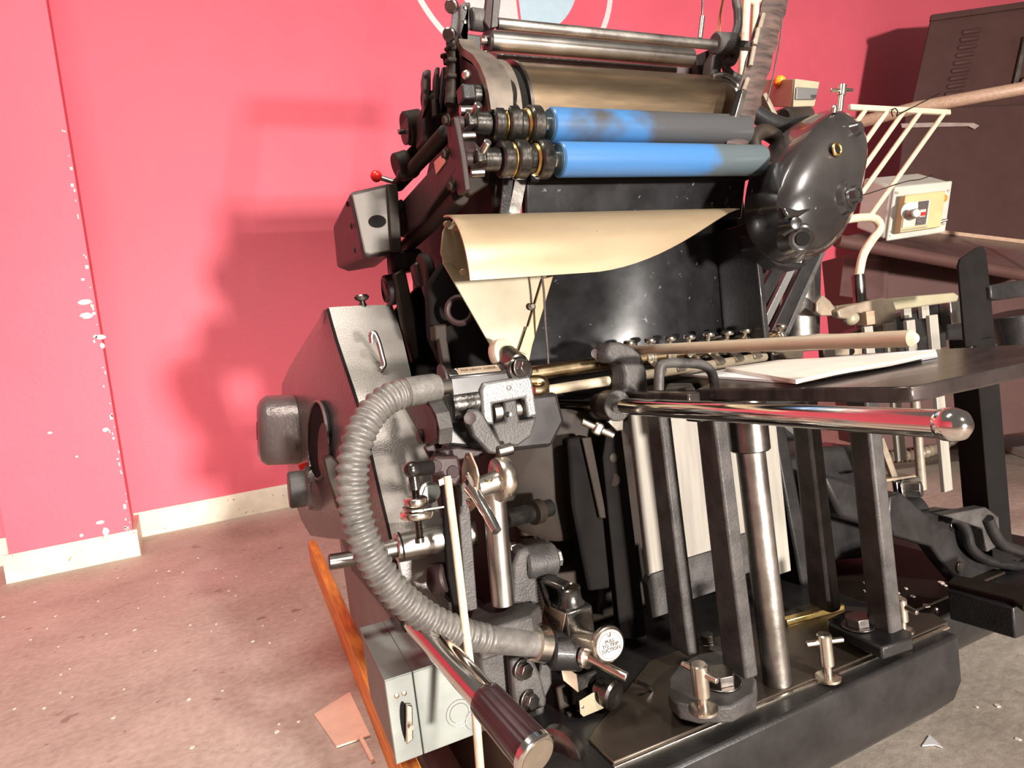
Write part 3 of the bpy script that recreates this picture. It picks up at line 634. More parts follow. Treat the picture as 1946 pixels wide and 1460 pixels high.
# ---- top right bracket group
rb_ = pt('top_bracket', B().prism(PP(((1352, 150), (1356, 108), (1366, 90), (1366, 72), (1378, 62), (1390, 66), (1398, 84), (1396, 105), (1376, 104), (1370, 148)), Y=1.04), (0, .035, 0)), 'cast', .005, label='right top bearing bracket, grey')
pt('bearing_barrel', B().cyl(P(1358, 82, Y=1.01), P(1396, 84, Y=1.01), .021, ch=.003), 'cast', 0, rb_)
pt('cam_lever', B().tube(catmull(PP(((1440, -430), (1412, -180), (1399, -20), (1402, 20), (1402, 50), (1394, 80), (1398, 100), (1390, 118), (1380, 112)), Y=1.02), 5), .009, 10), 'cast', 0, rb_)
pt('dark_web', B().prism(PP(((1322, 105), (1352, 92), (1356, 148), (1326, 146)), Y=1.08), (0, .02, 0)), 'maroon_reflect', .003, rb_)
pt('guide_horn', B().tube(catmull(PP(((1378, 110), (1380, 130), (1392, 142), (1412, 150)), Y=1.03), 5), [.010, .006], 10), 'cast', 0, rb_)
for off in (0, 12): pt('guide_horn', B().tube(catmull(PP(((1352, 146+off*.7), (1376, 144+off), (1398, 160+off), (1406, 182+off*.5)), Y=1.01), 5), [.006, .009], 10), 'worn_steel', 0, rb_)
pt('stub_arm', B().bar(P(1400, 86, Y=1.02), P(1432, 88, Y=1.02), .018, .014), 'cast', .002, rb_)
for x, w in ((1420, .0098), (1438, .0085)): pt('air_pipe', B().cyl(P(x-10, 150, Y=1.10), P(x, -30, Y=1.10), w), 'creamrod')
pt('pipe_bow', B().tube(catmull(PP(((1420, -4), (1432, 3), (1446, -4)), Y=1.10), 5), .0085, 12), 'creamrod')
nd = pt('needle_rod', B().cyl(P(1336, -20, Y=1.06), P(1334, 40, Y=1.06), .0022, n=10), 'darksteel')
pt('ferrule', B().cyl(P(1335, 32, Y=1.06), P(1330, 74, Y=1.06), .0055, n=16), 'steel', 0, nd)
for q in ((1372, -10, 1362, 60), (1374, -10, 1368, 64)): pt('wire', B().tube(catmull([P(q[0]+3, q[1], Y=1.06), P(q[0]-4, 25, Y=1.06), P(q[2], q[3], Y=1.06)], 4), .0013, 6), 'brass')
# dark ragged strap with hinge clips, from the top down to the rollers
ra_ = random.Random(4); L_, R_ = [], []
for i in range(23):
    t = i/22; cx = 1474+(1395-1474)*t**.92; y = -15+(275+15)*t; w = (20 if t < .75 else 16)
    L_.append((cx-w+ra_.uniform(-1.5, 1.5), y)); R_.append((cx+w+6+ra_.uniform(-2.5, 2.5), y+4))
rows = [[P(*a, Y=.93).lerp(P(*c, Y=.93), s)+V((0, -.004*math.sin(math.pi*s), 0)) for s in (0, .33, .66, 1)] for a, c in zip(L_, R_)]
stp = pt('felt_strap', B().sheet(rows, .005), 'strap')
for (x, y, x2, y2) in ((1451, 27, 1443, 55), (1441, 55, 1434, 86), (1433, 90, 1426, 126), (1421, 150, 1413, 172)):
    pt('hinge_pin', B().cyl(P(x, y, Y=.918), P(x2, y2, Y=.918), .0045, n=12), 'bakelite', 0, stp)
for pts_ in (((1438, 54), (1450, 58), (1440, 85), (1428, 82)), ((1408, 172), (1416, 174), (1398, 238), (1390, 234))):
    pt('hinge_clip', B().prism(PP(pts_, Y=.922), (0, -.006, 0)), 'nickel', .001, stp)
pt('strap_edge', B().prism(PP(((1400, 172), (1408, 173), (1390, 232), (1383, 228)), Y=.922), (0, -.004, 0)), 'dark', .001, stp)
pt('strap_wire', B().tube(catmull(PP(((1487, 20), (1483, 70), (1470, 140), (1458, 192)), Y=.925), 4), .0014, 6), 'cast', 0, stp)
# ---- black gear cover on the right
outer = [(1592, 208), (1622, 222), (1642, 248), (1649, 285), (1642, 340), (1630, 385), (1612, 425), (1588, 460), (1555, 485), (1512, 497), (1474, 480), (1446, 452), (1434, 415), (1434, 370), (1446, 320), (1470, 280), (1500, 250), (1532, 226), (1562, 212)]
mid = [(1596, 212), (1622, 226), (1640, 250), (1646, 286), (1638, 338), (1626, 382), (1608, 422), (1585, 454), (1555, 474), (1524, 472), (1500, 452), (1484, 428), (1476, 398), (1478, 368), (1488, 332), (1506, 298), (1528, 268), (1550, 242), (1572, 222)]
def ringat(q, y): return PP(q, Y=y)
def closed(pts, n=3):
    out = []; N = len(pts)
    for i in range(N):
        p0, p1, p2, p3 = (V(pts[(i+k) % N]) for k in (-1, 0, 1, 2))
        for k in range(n):
            t = k/n; out.append(.5*((2*p1)+(p2-p0)*t+(2*p0-5*p1+4*p2-p3)*t*t+(3*p1-p0-3*p2+p3)*t**3))
    return out
ro, rm_ = closed(ringat(outer, .93)), closed(ringat(mid, .835))
ro2 = [V((p.x, .955, p.z)) for p in ro]
cm = sum(rm_, V((0, 0, 0)))/len(rm_)
dome = [[cm+(p-cm)*k+V((0, -h, 0)) for p in rm_] for k, h in ((.96, .006), (.85, .016), (.65, .026), (.4, .032), (.15, .034))]
gc = pt('gear_cover', B().loft([ro2, ro, [a.lerp(b_, .5)+V((0, 0, 0)) for a, b_ in zip(ro, rm_)], rm_]+dome), 'gearblack', sharp=50)
def onface(px, py, out=0.): return P(px, py, Y=.805-out)
h0 = onface(1600, 376, -.01); hv = V((.25, -1, .0)).normalized()
pt('hub', B().lathe(h0-hv*.02, hv, [(0, .040), (.026, .034), (.034, .030), (.036, .024), (.038, .024), (.040, .017), (.050, .016), (.051, .009), (.048, .008)], 36), 'gearblack', 0, gc)
e0 = onface(1585, 286); b = B().torus(e0+V((0, -.006, 0)), (.1, -1, 0), .0105, .0026, 24, 8); pt('brass_eyelet', b, 'brass', 0, gc)
pt('oil_hole', B().cyl(e0, e0+V((0, -.006, 0)), .0095), 'dark', 0, gc)
for q, o in (((1583, 214), -.03), ((1620, 331), -.015)):
    p = onface(*q, o); pt('oil_nipple', B().lathe(p, (0, -.4, 1), [(0, .006), (.006, .006), (.012, .0035), (.014, .001)], 14), 'nickel', 0, gc)
p = onface(1624, 247, -.008); pt('screw_boss', B().lathe(p, (.2, -1, .1), [(-.012, .018), (.008, .012), (.012, .011), (.013, .008)], 20), 'gearblack', 0, gc)
p = onface(1506, 427, -.016); pt('screw_boss', B().lathe(p, (-.3, -1, 0), [(-.012, .020), (.008, .013), (.012, .011), (.013, .008)], 20), 'gearblack', 0, gc)
p = onface(1512, 450, -.02); pt('bell_mouth', B().lathe(p+V((.01, 0, -.004)), (-.55, -1, -.2), [(-.02, .034), (.012, .024), (.014, .020), (.012, .017)], 28), 'gearblack', 0, gc)
bm2 = V((-.55, -1, -.2)).normalized(); p = p+V((.01, 0, -.004)); pt('mouth_hole', B().cyl(p+bm2*.012, p+bm2*.0145, .0125), 'dark', 0, gc)
pt('brow', B().prism([onface(1474, 394, -.02), onface(1508, 402, -.012), onface(1536, 398, -.012), onface(1510, 415, -.016), onface(1488, 418, -.016)], (0, -.012, 0)), 'gearblack', .004, gc)
screw(gc, P(1447, 404, Y=.90), (-.8, -.6, 0), .007, .006, 'grime_shade')
pt('cover_bracket', B().prism(PP(((1438, 440), (1462, 462), (1510, 498), (1540, 500), (1520, 512), (1480, 505), (1440, 470)), Y=.96), (0, .05, 0)), 'castblack', .004)
# roller fork behind the cover
pt('roller_fork', B().tube(catmull(PP(((1382, 285), (1402, 300), (1425, 318), (1440, 300), (1432, 268), (1450, 250), (1475, 262)), Y=.96), 5), [.012, .016], 12), 'grime_shade')
pt('roller_fork', B().tube(catmull(PP(((1420, 205), (1450, 225), (1490, 240), (1530, 235)), Y=1.0), 5), .018, 12), 'castblack')
pt('fork_elbow', B().ball(P(1424, 306, Y=.945), .016), 'oily')
pt('small_motor', B().cyl(P(1488, 225, Y=1.03), P(1535, 222, Y=1.03), .022, ch=.004), 'grime_shade')
pt('cam_rods', B().bar(P(1448, 180, Y=1.05), P(1474, 232, Y=1.05), .018, .012), 'bakelite', .002)
# diagonal bars and post under the cover
for a, c, w, mm in (((1490, 490), (1415, 625), .034, 'castblack'), ((1512, 492), (1440, 640), .020, 'hammer'), ((1548, 478), (1470, 640), .036, 'castblack'), ((1562, 478), (1490, 640), .014, 'cast')):
    pt('stay_bar', B().bar(P(*a, Y=1.15), P(*c, Y=1.15), .012, w, (1, 0, 0)), mm, .002)
pt('round_pillar', B().cyl(P(1516, 640, Y=1.25), P(1512, 500, Y=1.25), .045, n=28), 'worn_steel')
pt('back_column', B().bar(P(1545, 640, Y=1.24), P(1548, 480, Y=1.24), .03, .02, (0, 1, 0)), 'castblack', .002)
pt('hanging_lug', B().prism(PP(((1420, 500), (1470, 480), (1452, 545), (1440, 560), (1412, 565), (1408, 545)), Y=1.06), (0, .03, 0)), 'castblack', .008)
# side wall of the guard at the right
pt('guard_side', B().prism([V((1.015, 1.0, .80)), V((1.03, 1.0, .80)), V((1.03, 1.0, 1.05)), V((1.015, 1.0, 1.05))], (0, .30, 0)), 'castblack', .003)

ua, ub = P(978, -410, Y=1.02), P(1438, -410, Y=1.02); ub.z = ua.z
pt('shadow_beam', B().bar(ua-V((.02, 0, 0)), ub+V((.02, 0, 0)), .045, .05), 'cast', .006)  # unseen bar above the view, added for its shadow band on the wall
pt('back_panel', B().prism(PP(((1412, 640), (1440, 560), (1478, 480), (1560, 470), (1548, 655)), Y=1.32), (0, .01, 0)), 'hammer_dark', .002)
# ---------------------------------------------------------------- flywheel guard and left drive side
def resamp(pts, n):
    pts = [V((a, b_, 0)) for a, b_ in pts]; L = [0]
    for a, c in zip(pts, pts[1:]): L.append(L[-1]+(c-a).length)
    out = []
    for i in range(n):
        t = L[-1]*i/(n-1); k = min(len(pts)-2, max(j for j in range(len(L)) if L[j] <= t+1e-9)); f = (t-L[k])/max(1e-9, L[k+1]-L[k])
        p = pts[k].lerp(pts[k+1], f); out.append((p.x, p.y))
    return out
Lp = resamp([(626, 588), (640, 640), (660, 700), (684, 770), (706, 850), (724, 930), (740, 995), (748, 1030)], 15)
Rp = resamp([(744, 583), (762, 640), (776, 700), (790, 770), (806, 850), (822, 930), (834, 985), (842, 1015)], 15)
Sp = resamp([(622, 588), (603, 612), (577, 652), (550, 698), (536, 728), (534, 780), (540, 850), (553, 930), (570, 985), (590, 1018)], 15)
NX = .195
Lw = [P(*q, X=NX) for q in Lp]; Rw = [P(*q, Y=a.y) for q, a in zip(Rp, Lw)]
Sw = [P(*q, Y=min(1.86, Lw[0].y+.05+.13*i)) for i, q in enumerate(Sp)]
rows = [[l+(r-l)*s+V((0, -.012*math.sin(math.pi*s), 0)) for s in (0, .06, .2, .5, .8, .94, 1)] for l, r in zip(Lw, Rw)]
gd = pt('flywheel_guard', B().sheet(rows, .006), 'guardpaint', sharp=60)
rows = [[l.lerp(s_, t)+V((-.012*math.sin(math.pi*t), 0, 0)) for t in (0, .04, .3, .6, .85, 1)] for l, s_ in zip(Lw, Sw)]
pt('guard_side', B().sheet(rows, .006), 'hammer_dark', 0, gd, 'side of the flywheel guard, red wall reflection put into its colour', sharp=60)  # darker reddish colour stands for wall reflection and shade
t0, t1 = Lw[0], Rw[0]
pt('guard_top', B().prism([t0, t1, V((t1.x, t1.y+.45, t1.z-.10)), V((t0.x, t0.y+.42, t0.z-.12))], (0, 0, -.006)), 'hammer_dark', .002, gd)
pt('guard_seam', B().tube([a+V((-.003, -.002, 0)) for a in Lw], .0035, 8), 'dark', 0, gd)
# wheel opening and inner wheel
def face(px, py, out=.035):
    k = min(range(15), key=lambda i: abs(Lp[i][1]-py)+0*i); k = min(range(15), key=lambda i: abs((Lp[i][1]+Sp[i][1])/2-py)); s = (Lp[k][0]-px)/(Lp[k][0]-Sp[k][0])
    yy = Lw[k].y+(Sw[k].y-Lw[k].y)*s; p = P(px, py, Y=yy); return p+V((-out, 0, 0))
hole = [(634+20*math.cos(a)*1., 832+74*math.sin(a)) for a in [2*math.pi*i/26 for i in range(26)]]
hy = 1.30
pt('wheel_opening', B().prism([face(*q) for q in hole], (.008, 0, 0)), 'dark', .001, gd)
pt('opening_rim', B().tube([face(*q) for q in hole]+[face(*hole[0])], .0035, 8), 'hammer_dark', 0, gd)
pt('inner_wheel', B().prism([face(a, b_, .040) for a, b_ in [(650+11*math.cos(t), 850+52*math.sin(t)) for t in [2*math.pi*i/24 for i in range(24)]]], (.003, 0, 0)), 'maroon_reflect', .001, gd)
kn = V(P(690, 585, Y=1.40)); pt('knob', B().lathe(kn, (0, 0, 1), [(0, .011), (.014, .006), (.018, .014), (.024, .017), (.028, .014)], 20), 'darksteel', 0, gd)
pt('pull_handle', B().tube(catmull(PP(((707, 652), (706, 638), (711, 633), (719, 650), (726, 676), (730, 694), (724, 702)), Y=1.235), 5), .0055, 10), 'steel', 0, gd)
pt('pull_handle', B().tube(catmull(PP(((700, 636), (712, 638)), Y=1.25), 4), .004, 8), 'steel', 0, gd)
hexbolt(gd, P(816, 936, Y=1.03), (0, -1, 0), .014, .004, 'boxgrey', 'screw')
pt('lower_guard', B().prism(PP(((742, 1000), (842, 986), (856, 1010), (860, 1170), (780, 1180)), Y=1.05), (0, .012, 0)), 'guardpaint', .003, gd)
# belt cap at far left and boss
c0_, c1_ = P(505, 818, Y=1.7), P(604, 814, Y=1.7); axx = (c1_-c0_).normalized(); Lc = (c1_-c0_).length
cap = pt('pulley_cap', B().lathe(c0_-axx*.02, axx, [(0, .062), (.008, .078), (.022, .088), (Lc*.85, .090), (Lc*.95, .094), (Lc+.03, .100)], 40), 'hammer_dark')
pt('cap_hole', B().lathe(c0_-axx*.021, axx, [(0, .026), (.004, .026)], 6), 'dark', 0, cap)
b0, b1 = P(548, 932, Y=1.55), P(612, 924, Y=1.55)
bs2 = pt('shaft_boss', B().cyl(b0, b0.lerp(b1, .55), .043, ch=.004), 'cast'); pt('boss_collar', B().cyl(b0.lerp(b1, .5), b1, .052, ch=.004), 'hammer_dark', 0, bs2)
pt('boss_flange', B().cyl(b1, P(648, 935, Y=1.5), .060, .045), 'hammer_dark', 0, bs2)
pt('red_tag', B().prism(PP(((566, 884), (592, 876), (598, 888), (570, 894)), Y=1.58), (0, .004, 0)), 'red', 0)
pt('brake_arm', B().prism(PP(((614, 872), (630, 866), (650, 885), (664, 960), (690, 1045), (676, 1050), (640, 960), (622, 910)), Y=1.25), (.0, .04, 0)), 'grime_shade', .004)
pt('drive_side', B().prism([V((.198, 1.20, .12)), V((.198, 1.90, .12)), V((.198, 1.90, .60)), V((.198, 1.50, .66)), V((.198, 1.20, .52))], (.03, 0, 0)), 'boxside', .006)
pt('drive_side_rib', B().prism(PP(((640, 1000), (668, 960), (700, 1060), (748, 1120), (766, 1180), (745, 1178), (668, 1085)), X=.19), (.012, 0, 0)), 'maroon_reflect', .003)
s0_, s1_ = P(624, 1069, Y=1.12), P(700, 1057, Y=1.12); pt('cross_shaft', B().cyl(s0_, s1_+(s1_-s0_)*.9, .0135, ch=.002), 'darksteel')
s0_, s1_ = P(752, 1042, Y=.99), P(868, 1020, Y=.99); ct = pt('chrome_sleeve', B().cyl(s0_, s1_+V((.03, 0, .0)), .0235, ch=.002, n=32), 'steel'); pt('sleeve_shaft', B().cyl(s0_-V((.03, 0, 0)), s0_, .015), 'worn_steel', 0, ct)
pt('sleeve_groove', B().cyl(s0_+V((.006, 0, 0)), s0_+V((.009, 0, 0)), .0238), 'dark', 0, ct)
# ---- motor hood and beam up to the ink unit
fp_ = [(663, 370), (672, 364), (738, 349), (748, 352), (753, 478), (742, 484), (700, 491), (690, 487)]
bp_ = [(633, 430), (650, 405), (715, 385), (722, 388), (720, 500), (712, 508), (662, 516), (640, 508)]
mh = pt('motor_hood', B().loft([PP(bp_, Y=1.62), [a.lerp(c, .93) for a, c in zip(PP(bp_, Y=1.62), PP(fp_, Y=1.345))], PP(fp_, Y=1.335)]), 'maroon_reflect', .006)
pt('hood_front', B().prism(PP([(668, 372), (738, 356), (746, 358), (749, 474), (740, 478), (703, 485), (692, 482)], Y=1.335), (0, -.006, 0)), 'hoodpaint', .004, mh, 'worn grey front panel of the motor hood')
pt('hood_slot', B().prism(PP([(717+17*math.cos(a), 421+12*math.sin(a)) for a in [2*math.pi*i/18 for i in range(18)]], Y=1.328), (0, -.002, 0)), 'dark', .0005, mh)
for q in ((660, 388), (668, 430), (675, 476)): screw(mh, P(*q, Y=1.37), (-1, 0, 0), .006, .003, 'dark')
pt('hood_flange', B().bar(P(744, 352, Y=1.325), P(752, 478, Y=1.325), .022, .02, (0, 1, 0)), 'grime_shade', .002, mh)
bm_ = pt('feed_beam', B().prism(PP(((750, 398), (838, 300), (850, 292), (868, 268), (880, 300), (868, 322), (800, 420), (765, 452), (752, 448)), X=.372), (.03, 0, 0)), 'maroon_reflect', .003)
pt('round_hole', B().prism(PP([(762+6*math.cos(a), 390+11*math.sin(a)) for a in [2*math.pi*i/16 for i in range(16)]], X=.3715), (-.001, 0, 0)), 'dark', 0, bm_)
pt('rating_plate', B().prism(PP(((826, 308), (844, 290), (848, 308), (830, 332)), X=.3715), (-.0015, 0, 0)), 'plate', .0003, bm_)
sps = [P(756, 352, X=.385).lerp(P(848, 252, X=.385), i/110) for i in range(111)]
pt('coil_spring', B().tube(sps, [.013+.0022*math.sin(i*2*math.pi/4) for i in range(111)], 12), 'grime_shade', sharp=80)
pt('stay_tube', B().cyl(P(762, 478, X=.40), P(875, 372, X=.40), .017, ch=.002), 'grime_shade')
rk = pt('red_knob_lever', B().cyl(P(718, 336, Y=1.45), P(752, 347, Y=1.45), .006), 'nickel'); pt('red_ball', B().ball(P(715, 335, Y=1.45), .0135), 'red', 0, rk)
# clutter of levers beside the ink unit
for poly, y in (([(803, 136), (811, 131), (819, 133), (819, 170), (812, 205), (806, 210)], 1.13), ([(827, 128), (832, 126), (836, 128), (833, 205), (824, 210)], 1.12), ([(840, 127), (845, 126), (851, 128), (846, 175), (840, 205), (835, 188), (838, 160)], 1.11), ([(852, 108), (862, 105), (872, 130), (862, 160), (866, 190), (870, 215), (856, 205), (855, 150)], 1.06)):
    pt('lever_plate', B().prism(PP(poly, Y=y), (.008, .045, 0)), 'maroon_reflect', .002)
pt('control_shaft', B().cyl(P(806, 195, Y=1.15), P(868, 190, Y=1.15), .02), 'grime_shade')
pt('control_block', B().prism(PP(((800, 205), (862, 180), (872, 240), (850, 275), (805, 268)), Y=1.18), (0, .06, 0)), 'maroon_reflect', .006)
pt('threaded_stud', B().cyl(P(826, 190, Y=1.1), P(828, 222, Y=1.1), .006), 'grime_shade')
pt('dial_drum', B().cyl(P(770, 245, Y=1.25), P(802, 239, Y=1.25), .033, ch=.003), 'grime_shade'); pt('dial_face', B().cyl(P(768, 245, Y=1.25), P(771, 245, Y=1.25), .031), 'maroon_reflect'); pt('dial_pin', B().cyl(P(757, 251, Y=1.25), P(768, 250, Y=1.25), .005), 'darksteel')
pt('cam_boss', B().cyl(P(752, 318, Y=1.3), P(778, 310, Y=1.3), .028, ch=.003), 'grime_shade')
pt('rocker', B().prism(PP(((768, 290), (790, 268), (806, 275), (800, 330), (770, 340), (756, 330)), Y=1.28), (0, .03, 0)), 'maroon_reflect', .006)
pt('oil_cup', B().lathe(P(848, 122, Y=1.08), (0, 0, 1), [(0, .005), (.012, .005), (.013, .009), (.016, .009)], 14), 'grime_shade')
pt('rack_rod', B().tube(catmull(PP(((858, 70), (862, 110), (860, 150), (856, 200)), Y=1.04), 4), .011, 10), 'grime_shade')
for y in (95, 118, 148): pt('rod_collar', B().cyl(P(859, y-4, Y=1.035), P(859, y+4, Y=1.035), .0135, ch=.002, n=6), 'grime_shade')
# clutter below the hood
ca_ = pt('cam_roller', B().cyl(P(732, 553, Y=1.38), P(758, 548, Y=1.38), .034, ch=.003), 'maroon_reflect')
pt('cam_ring', B().torus(P(731, 553, Y=1.38), (1, 0, 0), .024, .002), 'grime_shade', 0, ca_)
pt('link_arm', B().prism(PP(((748, 520), (770, 508), (790, 600), (800, 680), (786, 690), (766, 620)), Y=1.33), (.0, .03, 0)), 'grime_shade', .005)
pt('link_arm', B().prism(PP(((786, 500), (804, 492), (812, 540), (800, 545), (792, 530)), Y=1.25), (0, .04, 0)), 'maroon_reflect', .006)
pt('link_cap', B().cyl(P(800, 515, Y=1.24), P(818, 512, Y=1.24), .035, ch=.004), 'grime_shade')
pt('upper_yoke', B().prism(PP(((742, 478), (800, 470), (812, 500), (790, 512), (745, 520)), Y=1.4), (0, .05, 0)), 'maroon_reflect', .008)
pt('push_rod', B().bar(P(838, 640, Y=1.15), P(852, 720, Y=1.15), .018, .02, (0, 1, 0)), 'grime_shade', .003)
pt('rod_head', B().prism(PP(((824, 618), (850, 615), (852, 645), (826, 648)), Y=1.14), (0, .03, 0)), 'grime_shade', .004)
pt('bearing_ring', B().torus(P(874, 590, Y=1.1), (-.6, -1, 0), .024, .006), 'maroon_reflect')
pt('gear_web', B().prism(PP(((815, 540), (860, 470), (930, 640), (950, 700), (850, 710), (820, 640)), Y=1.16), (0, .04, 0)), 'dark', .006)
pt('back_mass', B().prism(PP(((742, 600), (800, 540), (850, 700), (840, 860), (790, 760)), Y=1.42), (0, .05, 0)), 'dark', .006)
# ---------------------------------------------------------------- hose
hp = [(832, 737, .93), (800, 741, .925), (765, 748, .92), (735, 760, .91), (708, 784, .90), (686, 822, .885), (673, 872, .875), (670, 925, .87), (677, 978, .865), (693, 1030, .86), (720, 1083, .86), (758, 1132, .86), (808, 1172, .865), (865, 1199, .87), (925, 1214, .88), (980, 1220, .885), (1022, 1223, .89)]
path = catmull([P(a, c, Y=y) for a, c, y in hp], 20); Ls = [0]
for a, c in zip(path, path[1:]): Ls.append(Ls[-1]+(c-a).length)
T = Ls[-1]; N_ = 52*7; pts_, rad_ = [], []; k = 0
for i in range(N_+1):
    s = T*i/N_
    while k < len(Ls)-2 and Ls[k+1] < s: k += 1
    pts_.append(path[k].lerp(path[k+1], (s-Ls[k])/(Ls[k+1]-Ls[k])))
    u = i/N_; env = 1 if .085 < u < .865 else 0
    rad_.append(.0205+(.0022*math.sin(2*math.pi*i/7)+.0006)*env*(.7 if u > .8 else 1))
hs = pt('suction_hose', B().tube(pts_, rad_, 18), 'hose', sharp=80)
hd_ = (pts_[0]-pts_[3]).normalized()
pt('hose_cuff', B().tube(pts_[3:30], .0222, 20), 'hose', 0, hs)
pt('hose_nipple', B().cyl(pts_[0], P(852, 734, Y=.935), .0125), 'steel', 0, hs)
he = (pts_[-1]-pts_[-8]).normalized()
b = B().lathe(pts_[-1]-he*.008, he, [(0, .021), (.001, .0275), (.020, .029), (.023, .026)], 56); pt('knurled_collar', b, 'nickel', 0, hs)
for k in range(56): pass
pt('clamp_band', B().bx(P(790, 718, Y=.93).x-.012, P(790, 718, Y=.93).x+.014, .915, .94, P(790, 724, Y=.93).z, P(790, 717, Y=.93).z), 'maroon_reflect', .003, hs)
# ---------------------------------------------------------------- suction head
h0_, h1_ = P(848, 731, Y=.955), P(990, 716, Y=.955)
sh_ = pt('suction_head', B().prism([h0_+V((0, dy, dz)) for dy, dz in ((-.020, -.03), (.02, -.03), (.02, .024), (-.004, .024), (-.020, .012))], h1_-h0_), 'gearblack', .004)
dirh = (h1_-h0_).normalized(); lc = h0_.lerp(h1_, .40)+V((0, -.0125, .0185)); upl = V((0, .016, .012)).normalized()
nl = dirh.cross(upl).normalized(); 
lp = pt('label_plate', B().prism([lc+dirh*a*.036+upl*c*.0085 for a, c in ((-1, -1), (1, -1), (1, 1), (-1, 1))], nl*.0012), 'plate', .0004, sh_)
lettering('lettering', 'FOR HEAVY CARDS', lc+nl*.0015, dirh, upl, .0068, M_['ink'], sh_)
for s_ in (-1, 1): screw(sh_, lc+dirh*.035*s_+upl*.006+nl*.001, nl, .003, .002, 'nickel')
pt('end_cap', B().cyl(P(846, 716, Y=.95), P(838, 718, Y=.95), .021, ch=.002), 'maroon_reflect', 0, sh_)
pt('lower_bore', B().cyl(P(850, 770, Y=.96), P(905, 762, Y=.96), .030, ch=.003), 'oily', 0, sh_)
pt('adjust_knob', B().lathe(P(956, 672, Y=.985), (.55, -1, .15), [(-.012, .0245), (-.010, .026), (.004, .026), (.006, .024), (.007, .022)], 36), 'creamrod', 0, sh_)
pt('knob_neck', B().cyl(P(962, 676, Y=.98), P(986, 694, Y=.94), .0195, .0185, ch=.003), 'darksteel', 0, sh_)
pt('rear_lug', B().cyl(P(975, 706, Y=.96), P(990, 704, Y=.93), .023, ch=.003), 'oily', 0, sh_); hexbolt(sh_, P(989, 699, Y=.928), (.3, -1, 0), .012, .012)
yk = pt('yoke', B().prism(PP(((914, 742), (920, 728), (1006, 714), (1012, 722), (1022, 790), (1003, 795), (998, 756), (936, 768), (940, 808), (918, 805)), Y=.925), (0, .03, 0)), 'hammer', .004)
pt('yoke_web', B().prism(PP(((957, 762), (982, 757), (988, 800), (1022, 792), (1010, 830), (985, 848), (950, 850), (935, 806), (960, 802)), Y=.935), (0, .03, 0)), 'cast', .004, yk)
for q in ((967, 737), (971, 789)): screw(yk, P(*q, Y=.925), (0, -1, 0), .0045, .003, 'hammer')
pt('yoke_roller', B().cyl(P(936, 785, Y=.955), P(1000, 775, Y=.955), .016), 'worn_steel', 0, yk)
screw(yk, P(914, 742, Y=.935), (-1, -.3, 0), .008, .003, 'bakelite')
pt('head_body', B().prism(PP(((838, 770), (900, 760), (1060, 745), (1075, 800), (1050, 850), (960, 860), (850, 850)), Y=.985), (0, .08, 0)), 'gearblack', .008)
la = pt('latch_arm', B().prism(PP(((888, 793), (894, 780), (908, 777), (920, 788), (958, 852), (946, 864), (930, 862), (900, 830)), Y=.91), (0, .02, 0)), 'cast', .004)
pt('latch_toe', B().cyl(P(944, 860, Y=.91), P(974, 852, Y=.91), .0095, ch=.002), 'darksteel', 0, la); screw(la, P(893, 795, Y=.908), (0, -1, 0), .010, .002, 'maroon_reflect')
sec = pt('sector_plate', B().prism(PP(((762, 765), (800, 755), (818, 772), (830, 800), (832, 835), (822, 845), (802, 845), (795, 825)), X=.252), (.016, 0, 0)), 'maroon_reflect', .003)
pt('sector_rim', B().sheet([[P(*q, X=.251), P(*q, X=.251)+V((.020, .0, 0))] for q in ((800, 756), (815, 768), (828, 790), (834, 815), (833, 842))], .004), 'cast', 0, sec)
pt('pivot_pin', B().cyl(P(803, 829, X=.253), P(803, 829, X=.253)-V((.008, 0, 0)), .012, ch=.002), 'maroon_reflect', 0, sec); pt('oil_hole', B().torus(P(814, 767, X=.262), (0, -.6, 1), .0045, .0014, 16, 6), 'brass', 0, sec)
pt('red_block', B().prism(PP(((832, 858), (870, 850), (918, 856), (920, 866), (850, 880)), Y=.95), (0, .03, 0)), 'maroon_reflect', .003)
pt('sector_tail', B().prism(PP(((806, 850), (826, 842), (836, 880), (826, 890)), Y=.96), (0, .012, 0)), 'maroon_reflect', .003)
# link, thread and knurled nuts
lk = pt('link_block', B().prism(PP(((815, 886), (828, 868), (872, 866), (880, 905), (868, 926), (852, 922), (838, 902), (826, 906)), Y=.90), (0, .025, 0)), 'maroon_reflect', .005)
for q in ((828, 887), (861, 897)): pt('link_pin', B().cyl(P(*q, Y=.899), P(*q, Y=.895), .0095, ch=.001), 'maroon_reflect', 0, lk)
pt('link_rod', B().cyl(P(784, 893, Y=.90), P(824, 888, Y=.90), .0105, ch=.002), 'dark', 0, lk)
pt('rod_eye', B().ball(P(783, 893, Y=.895), .0125), 'oily', 0, lk)
ts = pt('threaded_spindle', B().cyl(P(785, 897, Y=.895), P(789, 930, Y=.895), .008), 'oily')
n_ = 40; a_, c_ = P(788, 925, Y=.895), P(798, 1026, Y=.895); sp_ = [a_.lerp(c_, i/(n_*4)) for i in range(n_*4+1)]
pt('thread', B().tube(sp_, [.0052+.0008*math.sin(i*math.pi/2) for i in range(n_*4+1)], 10), 'darksteel', 0, ts, sharp=80)
def knurl(p, ax, r, h, m='nickel', par=ts):
    a, u, v = frame(ax); N2 = 72; rg = [[p+a*t+(u*math.cos(2*math.pi*k/N2)+v*math.sin(2*math.pi*k/N2))*(rr+(.0006 if k % 2 and knl else 0)) for k in range(N2)] for t, rr, knl in ((0, r-.002, 0), (.002, r, 1), (h-.002, r, 1), (h, r-.002, 0))]
    return pt('knurled_nut', B().loft(rg), m, 0, par, sharp=80)
ups = (a_-c_).normalized()
